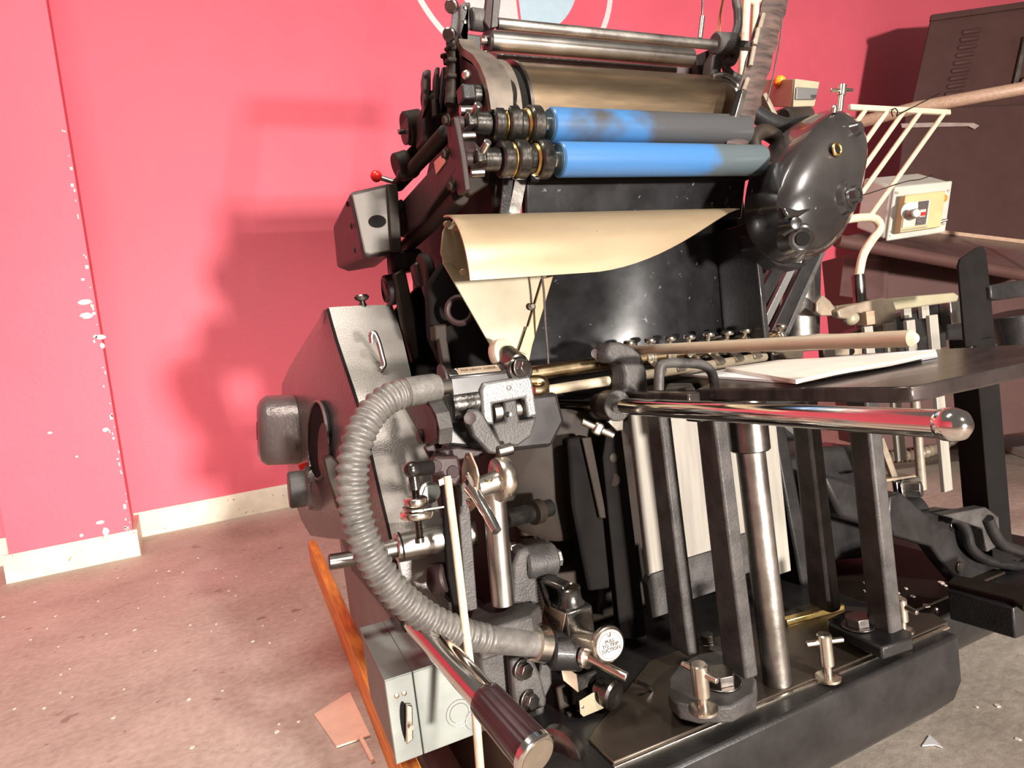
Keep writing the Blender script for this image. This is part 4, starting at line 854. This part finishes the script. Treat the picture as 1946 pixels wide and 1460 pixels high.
knurl(P(791, 962, Y=.895), ups, .0165, .013); pt('washer', B().cyl(P(792, 968, Y=.895), P(792, 964, Y=.895), .021), 'steel', 0, ts); knurl(P(794, 984, Y=.895), ups, .0245, .011)
pt('spindle_plate', B().prism([P(782, 976, Y=.875), P(845, 966, Y=.875), P(845, 966, Y=.93), P(782, 976, Y=.93)], (0, 0, .004)), 'darksteel', .001, ts); pt('spindle_end', B().cyl(P(797, 1022, Y=.895), P(798, 1031, Y=.895), .007), 'darksteel', 0, ts)
# index dial, hub, lever and graduated wheel
wc = P(955, 911, Y=.90); wa = V((-1, -.02, .05)).normalized()
a, u, v = frame(wa); N2 = 90
rg = [[wc+a*t+(u*math.cos(2*math.pi*k/N2)+v*math.sin(2*math.pi*k/N2))*(rr+(.0012 if (k % 2 and t > .01) else 0)) for k in range(N2)] for t, rr in ((-.011, .033), (-.009, .035), (.009, .035), (.011, .032))]
gw = pt('graduated_wheel', B().loft(rg), 'nickel', sharp=80)
hubc = P(900, 931, Y=.895); pt('hub_shaft', B().cyl(wc, hubc, .0165, ch=.002), 'steel', 0, gw)
hl = pt('index_lever', B().lathe(hubc-wa*.006, wa, [(0, .017), (.016, .017), (.020, .013)], 28), 'chrome')
pt('lever_arm', B().tube([P(893, 926, Y=.885), P(908, 946, Y=.87), P(926, 976, Y=.845), (P(944, 1010, Y=.82))], [.0105, .0095, .0085, .0075], 14), 'chrome', 0, hl)
pt('lever_pointer', B().prism(PP(((882, 902), (888, 895), (904, 918), (894, 926)), Y=.88), (0, -.008, 0)), 'chrome', .002, hl)
dp = pt('dial_plate', B().prism(PP(((877, 890), (884, 862), (892, 860), (904, 888), (908, 905), (904, 945), (900, 966), (893, 972), (884, 950), (878, 920)), X=.293), (.003, 0, 0)), 'plate', .0005)
for q in ((888, 872), (891, 958)): screw(dp, P(*q, X=.293), (-1, 0, 0), .004, .003, 'nickel')
pt('oil_hole', B().torus(P(928, 912, Y=.885), (0, -.5, 1), .0055, .0014, 18, 6), 'brass', 0, gw)
# vertical members under the head
pt('chrome_post', B().cyl(P(956, 1148, Y=.925), P(936, 905, Y=.925), .0185, ch=.001, n=32), 'steel')
pt('cream_pull_rod', B().tube([P(850, 905, Y=.90), P(868, 1050, Y=.88), P(884, 1190, Y=.855), P(902, 1330, Y=.83), P(914, 1480, Y=.80)], .0062, 14), 'creamrod')
pt('flat_bar', B().prism(PP(((868, 925), (890, 918), (908, 1158), (886, 1165)), Y=.945), (0, .02, 0)), 'cast', .002)
pt('slot_bar', B().prism(PP(((840, 910), (868, 925), (892, 1170), (868, 1180), (852, 1100)), Y=.96), (0, .015, 0)), 'dark', .002)
pt('small_tag', B().prism(PP(((832, 912), (842, 907), (844, 920), (834, 924)), Y=.90), (0, -.003, 0)), 'bakelite', .0005)
pt('left_knuckle', B().cyl(P(820, 1102, Y=1.0), P(852, 1096, Y=.98), .024, ch=.004), 'maroon_reflect')
pt('knuckle_arm', B().prism(PP(((826, 1080), (850, 1075), (872, 1130), (858, 1150), (835, 1125)), Y=.99), (0, .03, 0)), 'grime_shade', .005)
# lower castings
fb = pt('foot_bracket', B().loft([PP(((886, 1188), (908, 1204), (1010, 1170), (1028, 1150), (960, 1130), (900, 1155)), Z=.432)[::1], PP(((886, 1188), (908, 1204), (1010, 1170), (1028, 1150), (960, 1130), (900, 1155)), Z=.432) and [p+V((0, 0, -.045)) for p in PP(((886, 1188), (908, 1204), (1010, 1170), (1028, 1150), (960, 1130), (900, 1155)), Z=.432)]]), 'cast', .004)
pt('bracket_web', B().prism(PP(((972, 1150), (975, 1075), (985, 1048), (1005, 1040), (1018, 1060), (1026, 1150)), Y=.935), (0, .04, 0)), 'cast', .006, fb)
pt('clamp_barrel', B().cyl(P(992, 1072, Y=.955), P(1052, 1062, Y=.955), .029, ch=.004), 'cast', 0, fb); hexbolt(fb, P(1052, 1062, Y=.955), (1, -.15, 0), .0145, .010, 'hammer')
hexbolt(fb, P(968, 1047, Y=.975), (1, -.2, 0), .013, .010, 'nickel')
screw(fb, P(973, 1191, Y=.905), (0, -1, 0), .0055, .004)
pt('lower_casting', B().prism(PP(((900, 1205), (1012, 1180), (1040, 1240), (1035, 1400), (960, 1430), (925, 1330)), Y=.92), (0, .04, 0)), 'cast', .006)
bpl = pt('bolt_plate', B().prism(PP(((970, 1254), (1012, 1248), (1030, 1290), (1040, 1330), (1038, 1345), (985, 1362), (978, 1350)), Y=.895), (0, .022, 0)), 'cast', .005)
hexbolt(bpl, P(992, 1272, Y=.895), (.3, -1, 0), .0125, .011, 'darksteel'); hexbolt(bpl, P(1004, 1330, Y=.895), (.3, -1, 0), .0125, .011, 'darksteel')
pt('side_lug', B().prism(PP(((1028, 1262), (1048, 1262), (1050, 1300), (1036, 1330), (1020, 1312)), Y=.90), (0, .03, 0)), 'cast', .004, bpl)
# valve block with plates and the pull knob
vc = P(1075, 1166, Y=.865); vy = .865; xl = vc.x; vr = P(1126, 1152, Y=vy); yb = xl/(P(1036, 1149, Y=1).x); zb = P(1067, 1240, Y=vy).z
vb = pt('valve_block', B().prism([V((xl, vy, zb-.012)), V((vr.x, vy, zb-.012)), V((vr.x, yb, zb-.012)), V((xl, yb, zb-.012))], (0, 0, vc.z-zb+.012)), 'oily', .003)
ytop = (vy+yb)/2
pt('filler_neck', B().loft([[V((xl+(vr.x-xl)*a, vy+(yb-vy)*c, vc.z+h)) for a, c in ((.05, .04), (.95, .04), (.95, .96), (.05, .96))] if False else [V(((xl+vr.x)/2+r*math.cos(t), vy+.028+r*math.sin(t)*.95, vc.z+h)) for t in [2*math.pi*i/28 for i in range(28)]] for r, h in ((.026, -.004), (.0195, .006), (.0185, .018), (.0195, .026), (.0165, .028), (.014, .026), (.0135, .018))]), 'oily', 0, vb)
pt('rusty_seat', B().cyl(V(((xl+vr.x)/2, vy+.028, vc.z+.02)), V(((xl+vr.x)/2, vy+.028, vc.z+.0245)), .0138), 'gold', 0, vb)
pt('back_riser', B().prism([V((xl-.004, vy+.05, vc.z-.01)), V((vr.x-.02, vy+.05, vc.z-.01)), V((vr.x-.02, vy+.075, vc.z+.035)), V((xl-.004, vy+.075, vc.z+.035))], (0, .02, 0)), 'oily', .004, vb)
pt('filter_lid', B().bar(P(1034, 1098, Y=.93), P(1078, 1116, Y=.895), .026, .010), 'oily', .004, vb)
fx = xl-.0005
def lf(px, py): return P(px, py, X=fx)
pl4 = [(1036, 1149), (1076, 1167), (1068, 1210), (1029, 1188)]
vp = pt('instruction_plate', B().prism([lf(*q) for q in pl4], (-.0015, 0, 0)), 'plate', .0004, vb)
cen = sum((lf(*q) for q in pl4), V((0, 0, 0)))/4
lettering('lettering', 'REMOVE AND CLEAN\nTHESE DUST FILTERS\nREGULARLY', cen+V((-.002, 0, 0)), (0, -1, 0), (0, 0, 1), .0058, M_['ink'], vb)
for q in ((1033, 1168), (1069, 1188)): screw(vb, lf(*q)+V((-.0012, 0, 0)), (-1, 0, 0), .0028, .002, 'nickel')
kc = P(1157, 1226, Y=.80); pk = pt('pull_knob', B().cyl(P(1100, 1212, Y=.865), P(1138, 1222, Y=.815), .0155, ch=.001), 'nickel')
pt('knob_head', B().lathe(kc+V((0, .016, 0)), (0, -1, .05), [(0, .015), (.006, .025), (.012, .0275), (.017, .0265), (.019, .0235), (.0195, .0232)], 40), 'nickel', 0, pk)
fcc = kc+V((0, -.0038, .001)); pt('knob_disc', B().cyl(fcc, fcc+V((0, -.0006, .00003)), .0222, n=40), 'white_label', 0, pk)
pt('knob_ring', B().torus(fcc+V((0, -.0006, 0)), (0, -1, .05), .0192, .0004, 48, 5), 'ink', 0, pk)
lettering('lettering', 'PULL\nTO TRIP\nSUCTION', fcc+V((0, -.0012, 0)), (1, 0, 0), (0, .05, 1), .0076, M_['ink'], pk, space=.85)
for s_ in (1, -1): screw(pk, fcc+V((.0, -.0004, .0165*s_)), (0, -1, 0), .0034, .002, 'nickel')
sf = pt('valve_handle', B().lathe(P(1112, 1247, Y=.85), (.35, -1, 0), [(0, .0175), (.007, .0175), (.009, .014)], 28), 'nickel')
pt('handle_rod', B().cyl(P(1118, 1249, Y=.845), P(1192, 1288, Y=.79), .0072, ch=.001), 'nickel', 0, sf)
pt('valve_body', B().cyl(P(1045, 1235, Y=.885), P(1105, 1238, Y=.875), .030, ch=.004), 'castblack')
pt('body_groove', B().prism(PP(((1062, 1214), (1084, 1214), (1088, 1262), (1058, 1258)), Y=.862), (0, .012, 0)), 'dark', .004)
# lower valve
lv = pt('lower_valve', B().prism(PP(((1072, 1262), (1100, 1285), (1135, 1275), (1142, 1330), (1105, 1362), (1098, 1358), (1094, 1310), (1070, 1290)), Y=.88), (0, .03, 0)), 'oily', .003)
pt('knob', B().lathe(P(1138, 1307, Y=.875), (.35, -1, -.1), [(0, .017), (.016, .016), (.018, .023), (.030, .0235), (.034, .020), (.035, .004), (.034, .001)], 32), 'darksteel', 0, lv)
pt('label_plate', B().prism(PP(((1066, 1262), (1096, 1282), (1100, 1315), (1072, 1292)), Y=.878), (-.002, -.001, 0)), 'plate', .0004, lv)
tpl = PP(((1100, 1332), (1128, 1315), (1148, 1340), (1146, 1346), (1108, 1362), (1102, 1356)), Y=.862)
wp = pt('label_plate', B().prism(tpl, (0, -.0015, 0)), 'cream', .0004, lv); screw(lv, P(1107, 1344, Y=.861), (0, -1, 0), .003, .002, 'nickel')
pt('pillar_pin', B().cyl(P(1118, 1362, Y=.875), P(1118, 1376, Y=.875), .009), 'steel', 0, lv)
pt('spring_fork', B().tube(catmull(PP(((1132, 1352), (1138, 1366), (1128, 1382), (1106, 1384), (1098, 1376)), Y=.875), 5), .006, 10), 'cast')
pt('fork_plate', B().prism(PP(((1080, 1358), (1090, 1356), (1098, 1375), (1100, 1420), (1088, 1424), (1084, 1400)), Y=.885), (0, .01, 0)), 'cast', .002)
dw = P(1066, 1430, Y=.82); pt('hand_wheel', B().lathe(dw, (-.85, -.5, .05), [(-.009, .036), (-.007, .038), (.007, .038), (.009, .035), (.009, .02), (.006, .018)], 44), 'darksteel')
pt('vertical_link', B().bar(P(1062, 1300, Y=.92), P(1085, 1440, Y=.9), .02, .02, (0, 1, 0)), 'grime_shade', .003)
pt('copper_pipe', B().tube(catmull(PP(((1205, 1294), (1230, 1305), (1250, 1320), (1270, 1330)), Y=.86), 5), .0035, 8), 'darksteel')
# dark interior, shade put into the colours: linkage behind
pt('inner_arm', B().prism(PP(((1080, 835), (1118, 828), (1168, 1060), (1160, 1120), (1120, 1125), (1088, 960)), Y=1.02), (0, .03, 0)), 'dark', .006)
pt('inner_arm_edge', B().prism(PP(((1104, 832), (1122, 830), (1152, 985), (1138, 985)), Y=1.015), (0, -.004, 0)), 'grime_shade', .002)
pt('cam_shaft', B().cyl(P(960, 988, Y=1.0), P(1045, 965, Y=1.03), .016), 'oily'); pt('shaft_collar', B().cyl(P(1012, 975, Y=1.01), P(1026, 971, Y=1.015), .022), 'grime_shade')
pt('big_cam', B().lathe(P(1060, 900, Y=1.10), (-.3, -1, 0), [(0, .13), (.02, .13), (.024, .12), (.026, .03)], 40), 'grime_shade')
pt('ribbed_drum', B().tube([P(1010, 1030, Y=1.07).lerp(P(1010, 1150, Y=1.07), i/40) for i in range(41)], [.03+.003*(i % 2) for i in range(41)], 16), 'grime_shade', sharp=80)
# ---------------------------------------------------------------- throw-on handle with black grip
ha, hm, hb = P(728, 1112, Y=1.0), P(922, 1328, Y=.735), P(992, 1428, Y=.64)
d_ = (hm-ha).normalized(); hb = hm+d_*((hb-hm).length)
hv_ = pt('operating_lever', B().cyl(ha, hm, .0195, n=10), 'chrome', .003)
p0 = ha+d_*.10; pt('joint_ring', B().cyl(p0, p0+d_*.004, .0212), 'dark', 0, hv_); pt('upper_bar', B().cyl(ha, p0, .0200, n=10), 'maroon_reflect', .003, hv_)
a, u, v = frame(d_); Lg = (hb-hm).length; NG = 96; rg = []
for t, r in ((-.004, .019), (0, .0225), (.01, .0235), (Lg*.5, .0245), (Lg-.004, .026)):
    rg.append([hm+d_*t+(u*math.cos(2*math.pi*k/NG)+v*math.sin(2*math.pi*k/NG))*(r-(.0016 if (k % 8 < 2 and .005 < t < Lg-.008) else 0)) for k in range(NG)])
gr = pt('hand_grip', B().loft(rg), 'grip', 0, hv_, 'black ribbed grip', sharp=50)
pt('grip_cap', B().lathe(hm+d_*(Lg-.004), d_, [(0, .026), (.002, .0275), (.008, .0272), (.011, .0245), (.0115, .023), (.0105, .0225)], 44), 'chrome', 0, hv_)
ec_ = hm+d_*(Lg+.0066); pt('cap_disc', B().cyl(ec_, ec_+d_*.0012, .0224, n=36), 'nickel', 0, hv_)
# ---------------------------------------------------------------- grey switch box on the side
SX0, SX1, SY0, SY1, SZ0, SZ1 = .137, .300, .965, 1.19, .228, .363
sbx = root('switch_box', 'grey steel electrical switch box mounted low on the left side of the press', 'switch box', ((SX0+SX1)/2, (SY0+SY1)/2, SZ0))
sp0 = lambda n, b, mm, bev=0., par=None: part(n, b, M_[mm], par or sbx, bev)
sp0('body', B().bx(SX0+.002, SX1, SY0+.012, SY1, SZ0, SZ1), 'boxside', .002)
sp0('cover', B().bx(SX0+.045, SX1, SY0, SY0+.012, SZ0, SZ1), 'boxgrey', .0015)
hng = sp0('hinge_panel', B().bx(SX0, SX0+.0435, SY0, SY0+.012, SZ0, SZ1), 'boxgrey', .0015)
sp0('lid', B().bx(SX0+.045, SX1, SY0, SY1, SZ1, SZ1+.002), 'boxgrey', .0005); sp0('lid', B().bx(SX0, SX0+.0435, SY0, SY1, SZ1, SZ1+.002), 'boxgrey', .0005)
for kx, kz, r in ((.110, .045, .022), (.110, .045, .016), (.132, .100, .020), (.135, .025, .017)):
    sp0('knockout', B().torus((SX0+kx, SY0, SZ0+kz), (0, 1, 0), r, .0006, 32, 5), 'hammer')
for kx in (.015, .027): sp0('rivet', B().lathe((SX0+kx, SY0+.001, SZ1-.028), (0, -1, 0), [(0, .0048), (.002, .0042), (.003, .002)], 14), 'nickel', 0, hng)
sp0('slot', B().prism([V((SX0+.022+.007*math.cos(t), SY0-.0004, SZ0+.062+.034*math.sin(t))) for t in [2*math.pi*i/20 for i in range(20)]], (0, .0008, 0)), 'dark', 0, hng)
sp0('toggle', B().prism([V((SX0+.018, SY0-.001, SZ0+.03)), V((SX0+.030, SY0-.001, SZ0+.035)), V((SX0+.036, SY0-.001, SZ0+.088)), V((SX0+.026, SY0-.001, SZ0+.092))], (0, -.008, 0)), 'nickel', .002, hng)
sp0('toggle_pin', B().cyl((SX0+.028, SY0-.009, SZ0+.058), (SX0+.028, SY0-.016, SZ0+.058), .004), 'nickel', 0, hng)
for kx in (.07, .105, .135): sp0('gland', B().cyl((SX0+kx, SY0+.05, SZ0-.022), (SX0+kx, SY0+.05, SZ0), .012), 'darksteel')
# ---------------------------------------------------------------- more of the press, right and top
cb_ = pt('counter_box', B().prism(PP(((1508, 150), (1556, 156), (1546, 204), (1504, 205)), Y=1.04), P(1440, 152, Y=1.20)-P(1508, 150, Y=1.04)), 'tanbox', .002)
pt('counter_face', B().prism(PP(((1509, 151), (1555, 157), (1545, 203), (1505, 204)), Y=1.039), (0, -.004, 0)), 'cream', .001, cb_)
pt('counter_window', B().prism(PP(((1512, 166), (1553, 169), (1548, 190), (1510, 190)), Y=1.034), (0, -.004, 0)), 'hammer', .002, cb_)
pt('lamp_cap', B().ball(P(1481, 156, Y=1.10), .015), 'amber', 0, cb_)
pt('counter_foot', B().prism(PP(((1485, 205), (1515, 206), (1512, 235), (1480, 232)), Y=1.06), (0, .04, 0)), 'castblack', .003)
pt('orange_cap', B().cyl(P(1300, 134, Y=1.25), P(1302, 108, Y=1.25), .012, ch=.002), 'amber')
th_ = pt('t_handle', B().cyl(P(1588, 300, Y=.98), P(1600, 165, Y=.98), .0062), 'nickel')
pt('cross_bar', B().cyl(P(1578, 172, Y=.98), P(1620, 171, Y=.98), .004, ch=.001), 'nickel', 0, th_)
pt('handle_head', B().cyl(P(1599, 182, Y=.98), P(1601, 162, Y=.98), .0085, ch=.001), 'nickel', 0, th_)
pt('jogger_bar', B().prism(PP(((1590, 581), (1700, 566), (1814, 556), (1823, 562), (1820, 573), (1700, 590), (1592, 602)), Y=1.18), (0, .02, 0)), 'cream', .004)
pdl = pt('cam_paddle', B().prism(PP(((1592, 590), (1610, 582), (1650, 572), (1680, 566), (1697, 570), (1704, 588), (1700, 612), (1690, 622), (1668, 621), (1658, 612), (1656, 595), (1630, 595), (1612, 606), (1596, 604)), Y=1.13), (0, .02, 0)), 'bakelite', .004)
pt('paddle_leaf', B().prism(PP(((1552, 575), (1564, 560), (1578, 572), (1590, 588), (1582, 600), (1562, 600), (1552, 592)), Y=1.15), (0, .014, 0)), 'bakelite', .003, pdl)
pt('paddle_stem', B().bar(P(1674, 618, Y=1.14), P(1674, 640, Y=1.14), .014, .014, (0, 1, 0)), 'bakelite', .001, pdl)
pt('cork_pad', B().ball(P(1618, 606, Y=1.14), .017, (1, 0, .2), 1.3), 'cream', 0, pdl); pt('wood_block', B().bx(P(1640, 600, Y=1.13).x, P(1656, 600, Y=1.13).x, 1.12, 1.15, P(1648, 618, Y=1.13).z, P(1648, 592, Y=1.13).z), 'timber', .001, pdl)
for x in (1722, 1756): pt('comb_tooth', B().bx(P(x-7, 590, Y=1.21).x, P(x+7, 590, Y=1.21).x, 1.205, 1.217, P(x, 605, Y=1.21).z, P(x, 578, Y=1.21).z), 'plank', .001)
pt('grey_panel', B().bx(P(1470, 820, Y=1.45).x, P(1532, 820, Y=1.45).x, 1.45, 1.46, .45, .80), 'hammer', .003)
pt('dark_guard', B().prism(PP(((1478, 800), (1482, 880), (1560, 880), (1600, 852), (1590, 842), (1540, 850)), Y=1.3), (0, .04, 0)), 'castblack', .006)
# ---------------------------------------------------------------- wire rack on its post
rkp = P(1630, 560, Y=1.30)
rack = root('wire_rack', 'cream wire rack of slanting rods on a bent tube behind the black gear cover', 'rack', (rkp.x, 1.30, .166))
def rp(n, b, mm, bev=0., par=None): return part(n, b, M_[mm], par or rack, bev)
RY = 1.30
rp('top_rail', B().bar(P(1614, 204, Y=RY), P(1804, 214, Y=RY), .012, .016), 'creamrod', .002)
for (xt, xb, yb) in ((1643, 1494, 420), (1686, 1537, 420), (1718, 1569, 420), (1750, 1601, 418), (1797, 1650, 416)):
    rp('rod', B().cyl(P(xt, 211, Y=RY), P(xb, yb, Y=RY), .0075, n=14), 'creamrod')
rp('bottom_tube', B().tube(catmull(PP(((1485, 428), (1540, 424), (1600, 418), (1650, 413), (1668, 420), (1672, 436), (1656, 458), (1640, 486), (1632, 525)), Y=RY), 6), .0125, 14), 'creamrod')
rp('socket', B().cyl(P(1630, 522, Y=RY), V((rkp.x, RY, .55)), .018, ch=.001), 'darksteel')
rp('post', B().cyl(V((rkp.x, RY, .1655)), V((rkp.x, RY, .55)), .015), 'castblack')
one('cable_tie', B().tube(catmull(PP(((1697, 222), (1694, 212), (1700, 206), (1706, 212), (1704, 220), (1715, 214), (1750, 196), (1786, 177)), Y=1.285), 4), .0018, 6), M_['dark'], 'black cable tie knotted round the top rail of the cream rack, tail sticking up', 'cable tie', P(1697, 222, Y=1.285), group='cable ties on the rack')
one('cable_tie', B().tube(catmull(PP(((1632, 372), (1650, 368), (1684, 357), (1722, 345), (1748, 347-6), (1771, 333)), Y=1.28), 4), .0016, 6), M_['dark'], 'black cable tie low on the cream rack, its tail crossing the white control box', 'cable tie', P(1632, 372, Y=1.28), group='cable ties on the rack')
# ---------------------------------------------------------------- machine behind at the right
BK = V((FW.x, FW.y, 0)).normalized()
def dd(q, D): return P(*q, D=D)
q_ = dd((1850, 300), 5.35); mcr = root('machine_cabinet', 'tall dark brown machine cabinet with a column of louvres standing by the red wall', 'cabinet', V((q_.x, q_.y, 0)))
def mp_(n, b, mm, bev=0., par=None, label=None): return part(n, b, M_[mm], par or mcr, bev, label)
up_ = [dd(q, 5.35) for q in ((1768, 38), (2010, 4), (1992, 205), (1730, 208))]
uh = mp_('upper_housing', B().prism(up_, (dd((1745, 120), 1)-EYE)*.6), 'console', .012)
mp_('housing_lid', B().prism([dd(q, 5.32) for q in ((1770, 28), (2010, -6), (2010, 6), (1768, 40))], (dd((1745, 60), 1)-EYE)*.6), 'console', .004, uh)
mp_('edge_trim', B().prism([dd(q, 5.33) for q in ((1944, 70), (1950, 70), (1932, 160), (1924, 160))], -BK*.02), 'steel', .002, uh)
mp_('wood_handle', B().prism([dd(q, 5.30) for q in ((1942, 150), (1990, 130), (1990, 155), (1934, 166))], -BK*.03), 'timber', .004, uh)
for i in range(9):
    t = i/8; cx, cy = 1846+(1812-1846)*t, 60+(178-60)*t; sc = 1-.05*t
    a, c = dd((cx-15*sc, cy+2.1), 5.35), dd((cx+15*sc, cy-2.1), 5.35); u = (c-a).normalized()
    mp_('louvre', B().lathe(a-u*.018, u, [(0, .004), (.005, .014), (.016, .020), ((c-a).length+.020, .020), ((c-a).length+.031, .014), ((c-a).length+.036, .004)], 16), 'console', 0, uh)
low = [dd(q, 5.28) for q in ((1722, 206), (2010, 196), (2010, 470), (1690, 470))]
low = low[:2]+[V((low[2].x, low[2].y, 0)), V((low[3].x, low[3].y, 0)), low[3]]
lh = mp_('middle_housing', B().prism(low, (dd((1712, 330), 1)-EYE)*.6), 'console', .01)
mp_('scuffed_tape', B().prism([dd(q, 5.27) for q in ((1712, 235), (1780, 233), (1850, 234), (1861, 239), (1852, 246), (1840, 240), (1790, 241), (1714, 243))], -BK*.002), 'scuff', 0, lh)
q_ = dd((1800, 600), 2.9); tbl = root('sloping_table', 'brown sloping feed board with a round front rail carrying the white control box', 'table', V((q_.x, q_.y, 0)))
def mt_(n, b, mm, bev=0., par=None, label=None): return part(n, b, M_[mm], par or tbl, bev, label)
# tilted feed board with round front rail
f0, f1 = dd((1590, 452), 2.55), dd((2010, 530), 2.75); k0, k1 = dd((1690, 432), 3.15), dd((2010, 470), 3.2)
bd = mt_('feed_board', B().prism([f0, f1, k1, k0], (0, 0, -.02)), 'board', .003)
mt_('front_rail', B().cyl(f0+V((0, 0, -.012)), f1+V((0, 0, -.012)), .026), 'console', 0, bd)
mt_('back_strip', B().bar(k0+V((0, 0, .006)), k1+V((0, 0, .006)), .02, .02), 'timber', .003, bd)
bf = [dd(q, 2.95) for q in ((1652, 470), (2010, 540), (2010, 700), (1640, 640))]; gl = V((0, 0, 1))
g = [dd((1640, 475), 3.0), dd((2010, 545), 3.05)]
mt_('lower_panel', B().prism([V((g[0].x, g[0].y, 0.12)), V((g[1].x, g[1].y, .12)), g[1], g[0]], BK*.4), 'console', .006)
mt_('leg', B().bar(V((g[0].x, g[0].y, 0))+BK*.1, V((g[0].x, g[0].y, .2))+BK*.1, .06, .06, (0, 1, 0)), 'console', .003)
mt_('leg', B().bar(V((g[1].x, g[1].y, 0))+BK*.1, V((g[1].x, g[1].y, .2))+BK*.1, .06, .06, (0, 1, 0)), 'console', .003)
h0, h1, h2 = dd((1640, 231), 2.9), dd((1740, 205), 2.75), dd((2000, 158), 2.6)
mt_('hand_rail', B().tube([h0, h1, h2], .027, 16), 'timber', label='long beige handrail tube')
mt_('rail_post', B().cyl(V((h2.x, h2.y, 0)), h2, .022), 'console')
pxp = mt_('perspex_plate', B().prism([dd(q, 2.985) for q in ((1604, 492), (1688, 492), (1688, 575), (1596, 562))], BK*.006), 'perspex', 0)
# white control box on the tilted board
FD = 2.62
cbx = root('control_box', 'white control box with yellow timer dial and amber lamp on the brown sloping board', 'control box', dd((1740, 452), FD))
def cp_(n, b, mm, bev=0., par=None): return part(n, b, M_[mm], par or cbx, bev)
fpx = [(1700, 354), (1811, 343), (1797, 441), (1685, 458)]
cp_('case', B().prism([dd(q, FD+.012) for q in ((1696, 355), (1806, 345), (1793, 440), (1680, 456))], BK*.15+V((-.03, .01, .08))), 'ivory', .01)
pn = cp_('panel', B().prism([dd(q, FD) for q in fpx], BK*.012), 'ivory', .006)
def fq(u, v, D=FD): # u,v across the panel
    a = V((*fpx[0], 0)).lerp(V((*fpx[1], 0)), u); c = V((*fpx[3], 0)).lerp(V((*fpx[2], 0)), u); p = a.lerp(c, v); return dd((p.x, p.y), D)
def quad(u0, u1, v0, v1, D=FD): return [fq(u0, v0, D), fq(u1, v0, D), fq(u1, v1, D), fq(u0, v1, D)]
tm = cp_('timer', B().prism(quad(.10, .78, .22, .90), -BK*.045), 'yellow', .003)
cp_('timer_face', B().prism(quad(.23, .66, .33, .80, FD-.046), -BK*.003), 'ivory', .001, tm)
cp_('dark_panel', B().prism(quad(.46, .63, .34, .79, FD-.050), -BK*.002), 'hammer_dark', 0, tm)
cp_('window', B().prism(quad(.50, .60, .50, .64, FD-.053), -BK*.002), 'ivory', 0, tm); cp_('red_flag', B().prism(quad(.53, .60, .55, .62, FD-.056), -BK*.002), 'red', 0, tm)
cp_('dial', B().cyl(fq(.34, .52, FD-.048), fq(.34, .52, FD-.048)-BK*.002, .04), 'white_label', 0, tm)
kb = fq(.33, .58, FD-.05); kd = cp_('dial_knob', B().cyl(kb, kb-BK*.045, .021, .019, ch=.003), 'bakelite', 0, tm); cp_('knob_cap', B().cyl(kb-BK*.045, kb-BK*.047, .015), 'white_label', 0, tm)
cp_('vent_slot', B().prism(quad(.20, .66, .835, .855, FD-.046), -BK*.002), 'hammer', 0, tm)
cp_('pilot_lamp', B().ball(fq(.86, .33), .019, BK, .9), 'amber')
tg = fq(.86, .78); cp_('toggle_switch', B().cyl(tg, tg-BK*.02+V((.03, 0, .003)), .006), 'nickel')
for q in ((.05, .13), (.95, .2), (.06, .92), (.93, .83)): s_ = fq(*q); cp_('screw', B().cyl(s_, s_-BK*.004, .006), 'nickel', 0, pn)
# conduit and boards on the floor behind
cpts = [P(1560, 880, Z=.035), P(1620, 876, Z=.035), P(1690, 868, Z=.035), P(1745, 862, Z=.035), P(1800, 842, Z=.035), P(1860, 815, Z=.035), P(1946, 772, Z=.035), P(1990, 750, Z=.035)]
pth = catmull(cpts, 30); one('flexible_conduit', B().tube(pth, [.030+.005*math.sin(i*2*math.pi/5) for i in range(len(pth))], 14), M_['bakelite'], 'ribbed brown flexible conduit running along the floor behind the press', 'conduit', cpts[3])
for q, lb, mm in ((((1810, 812), (1862, 786), (1990, 830), (1990, 872)), 'wide white board lying on the floor behind the black angle post', 'ivory'), (((1640, 806), (1720, 790), (1810, 786), (1800, 806)), 'grey brown board lying on the floor behind the end of the chrome rod', 'wood_pale')):
    pz = PP(q, Z=.04); one('floor_board', B().prism(pz, (0, 0, -.035)), M_[mm], lb, 'board', pz[0])
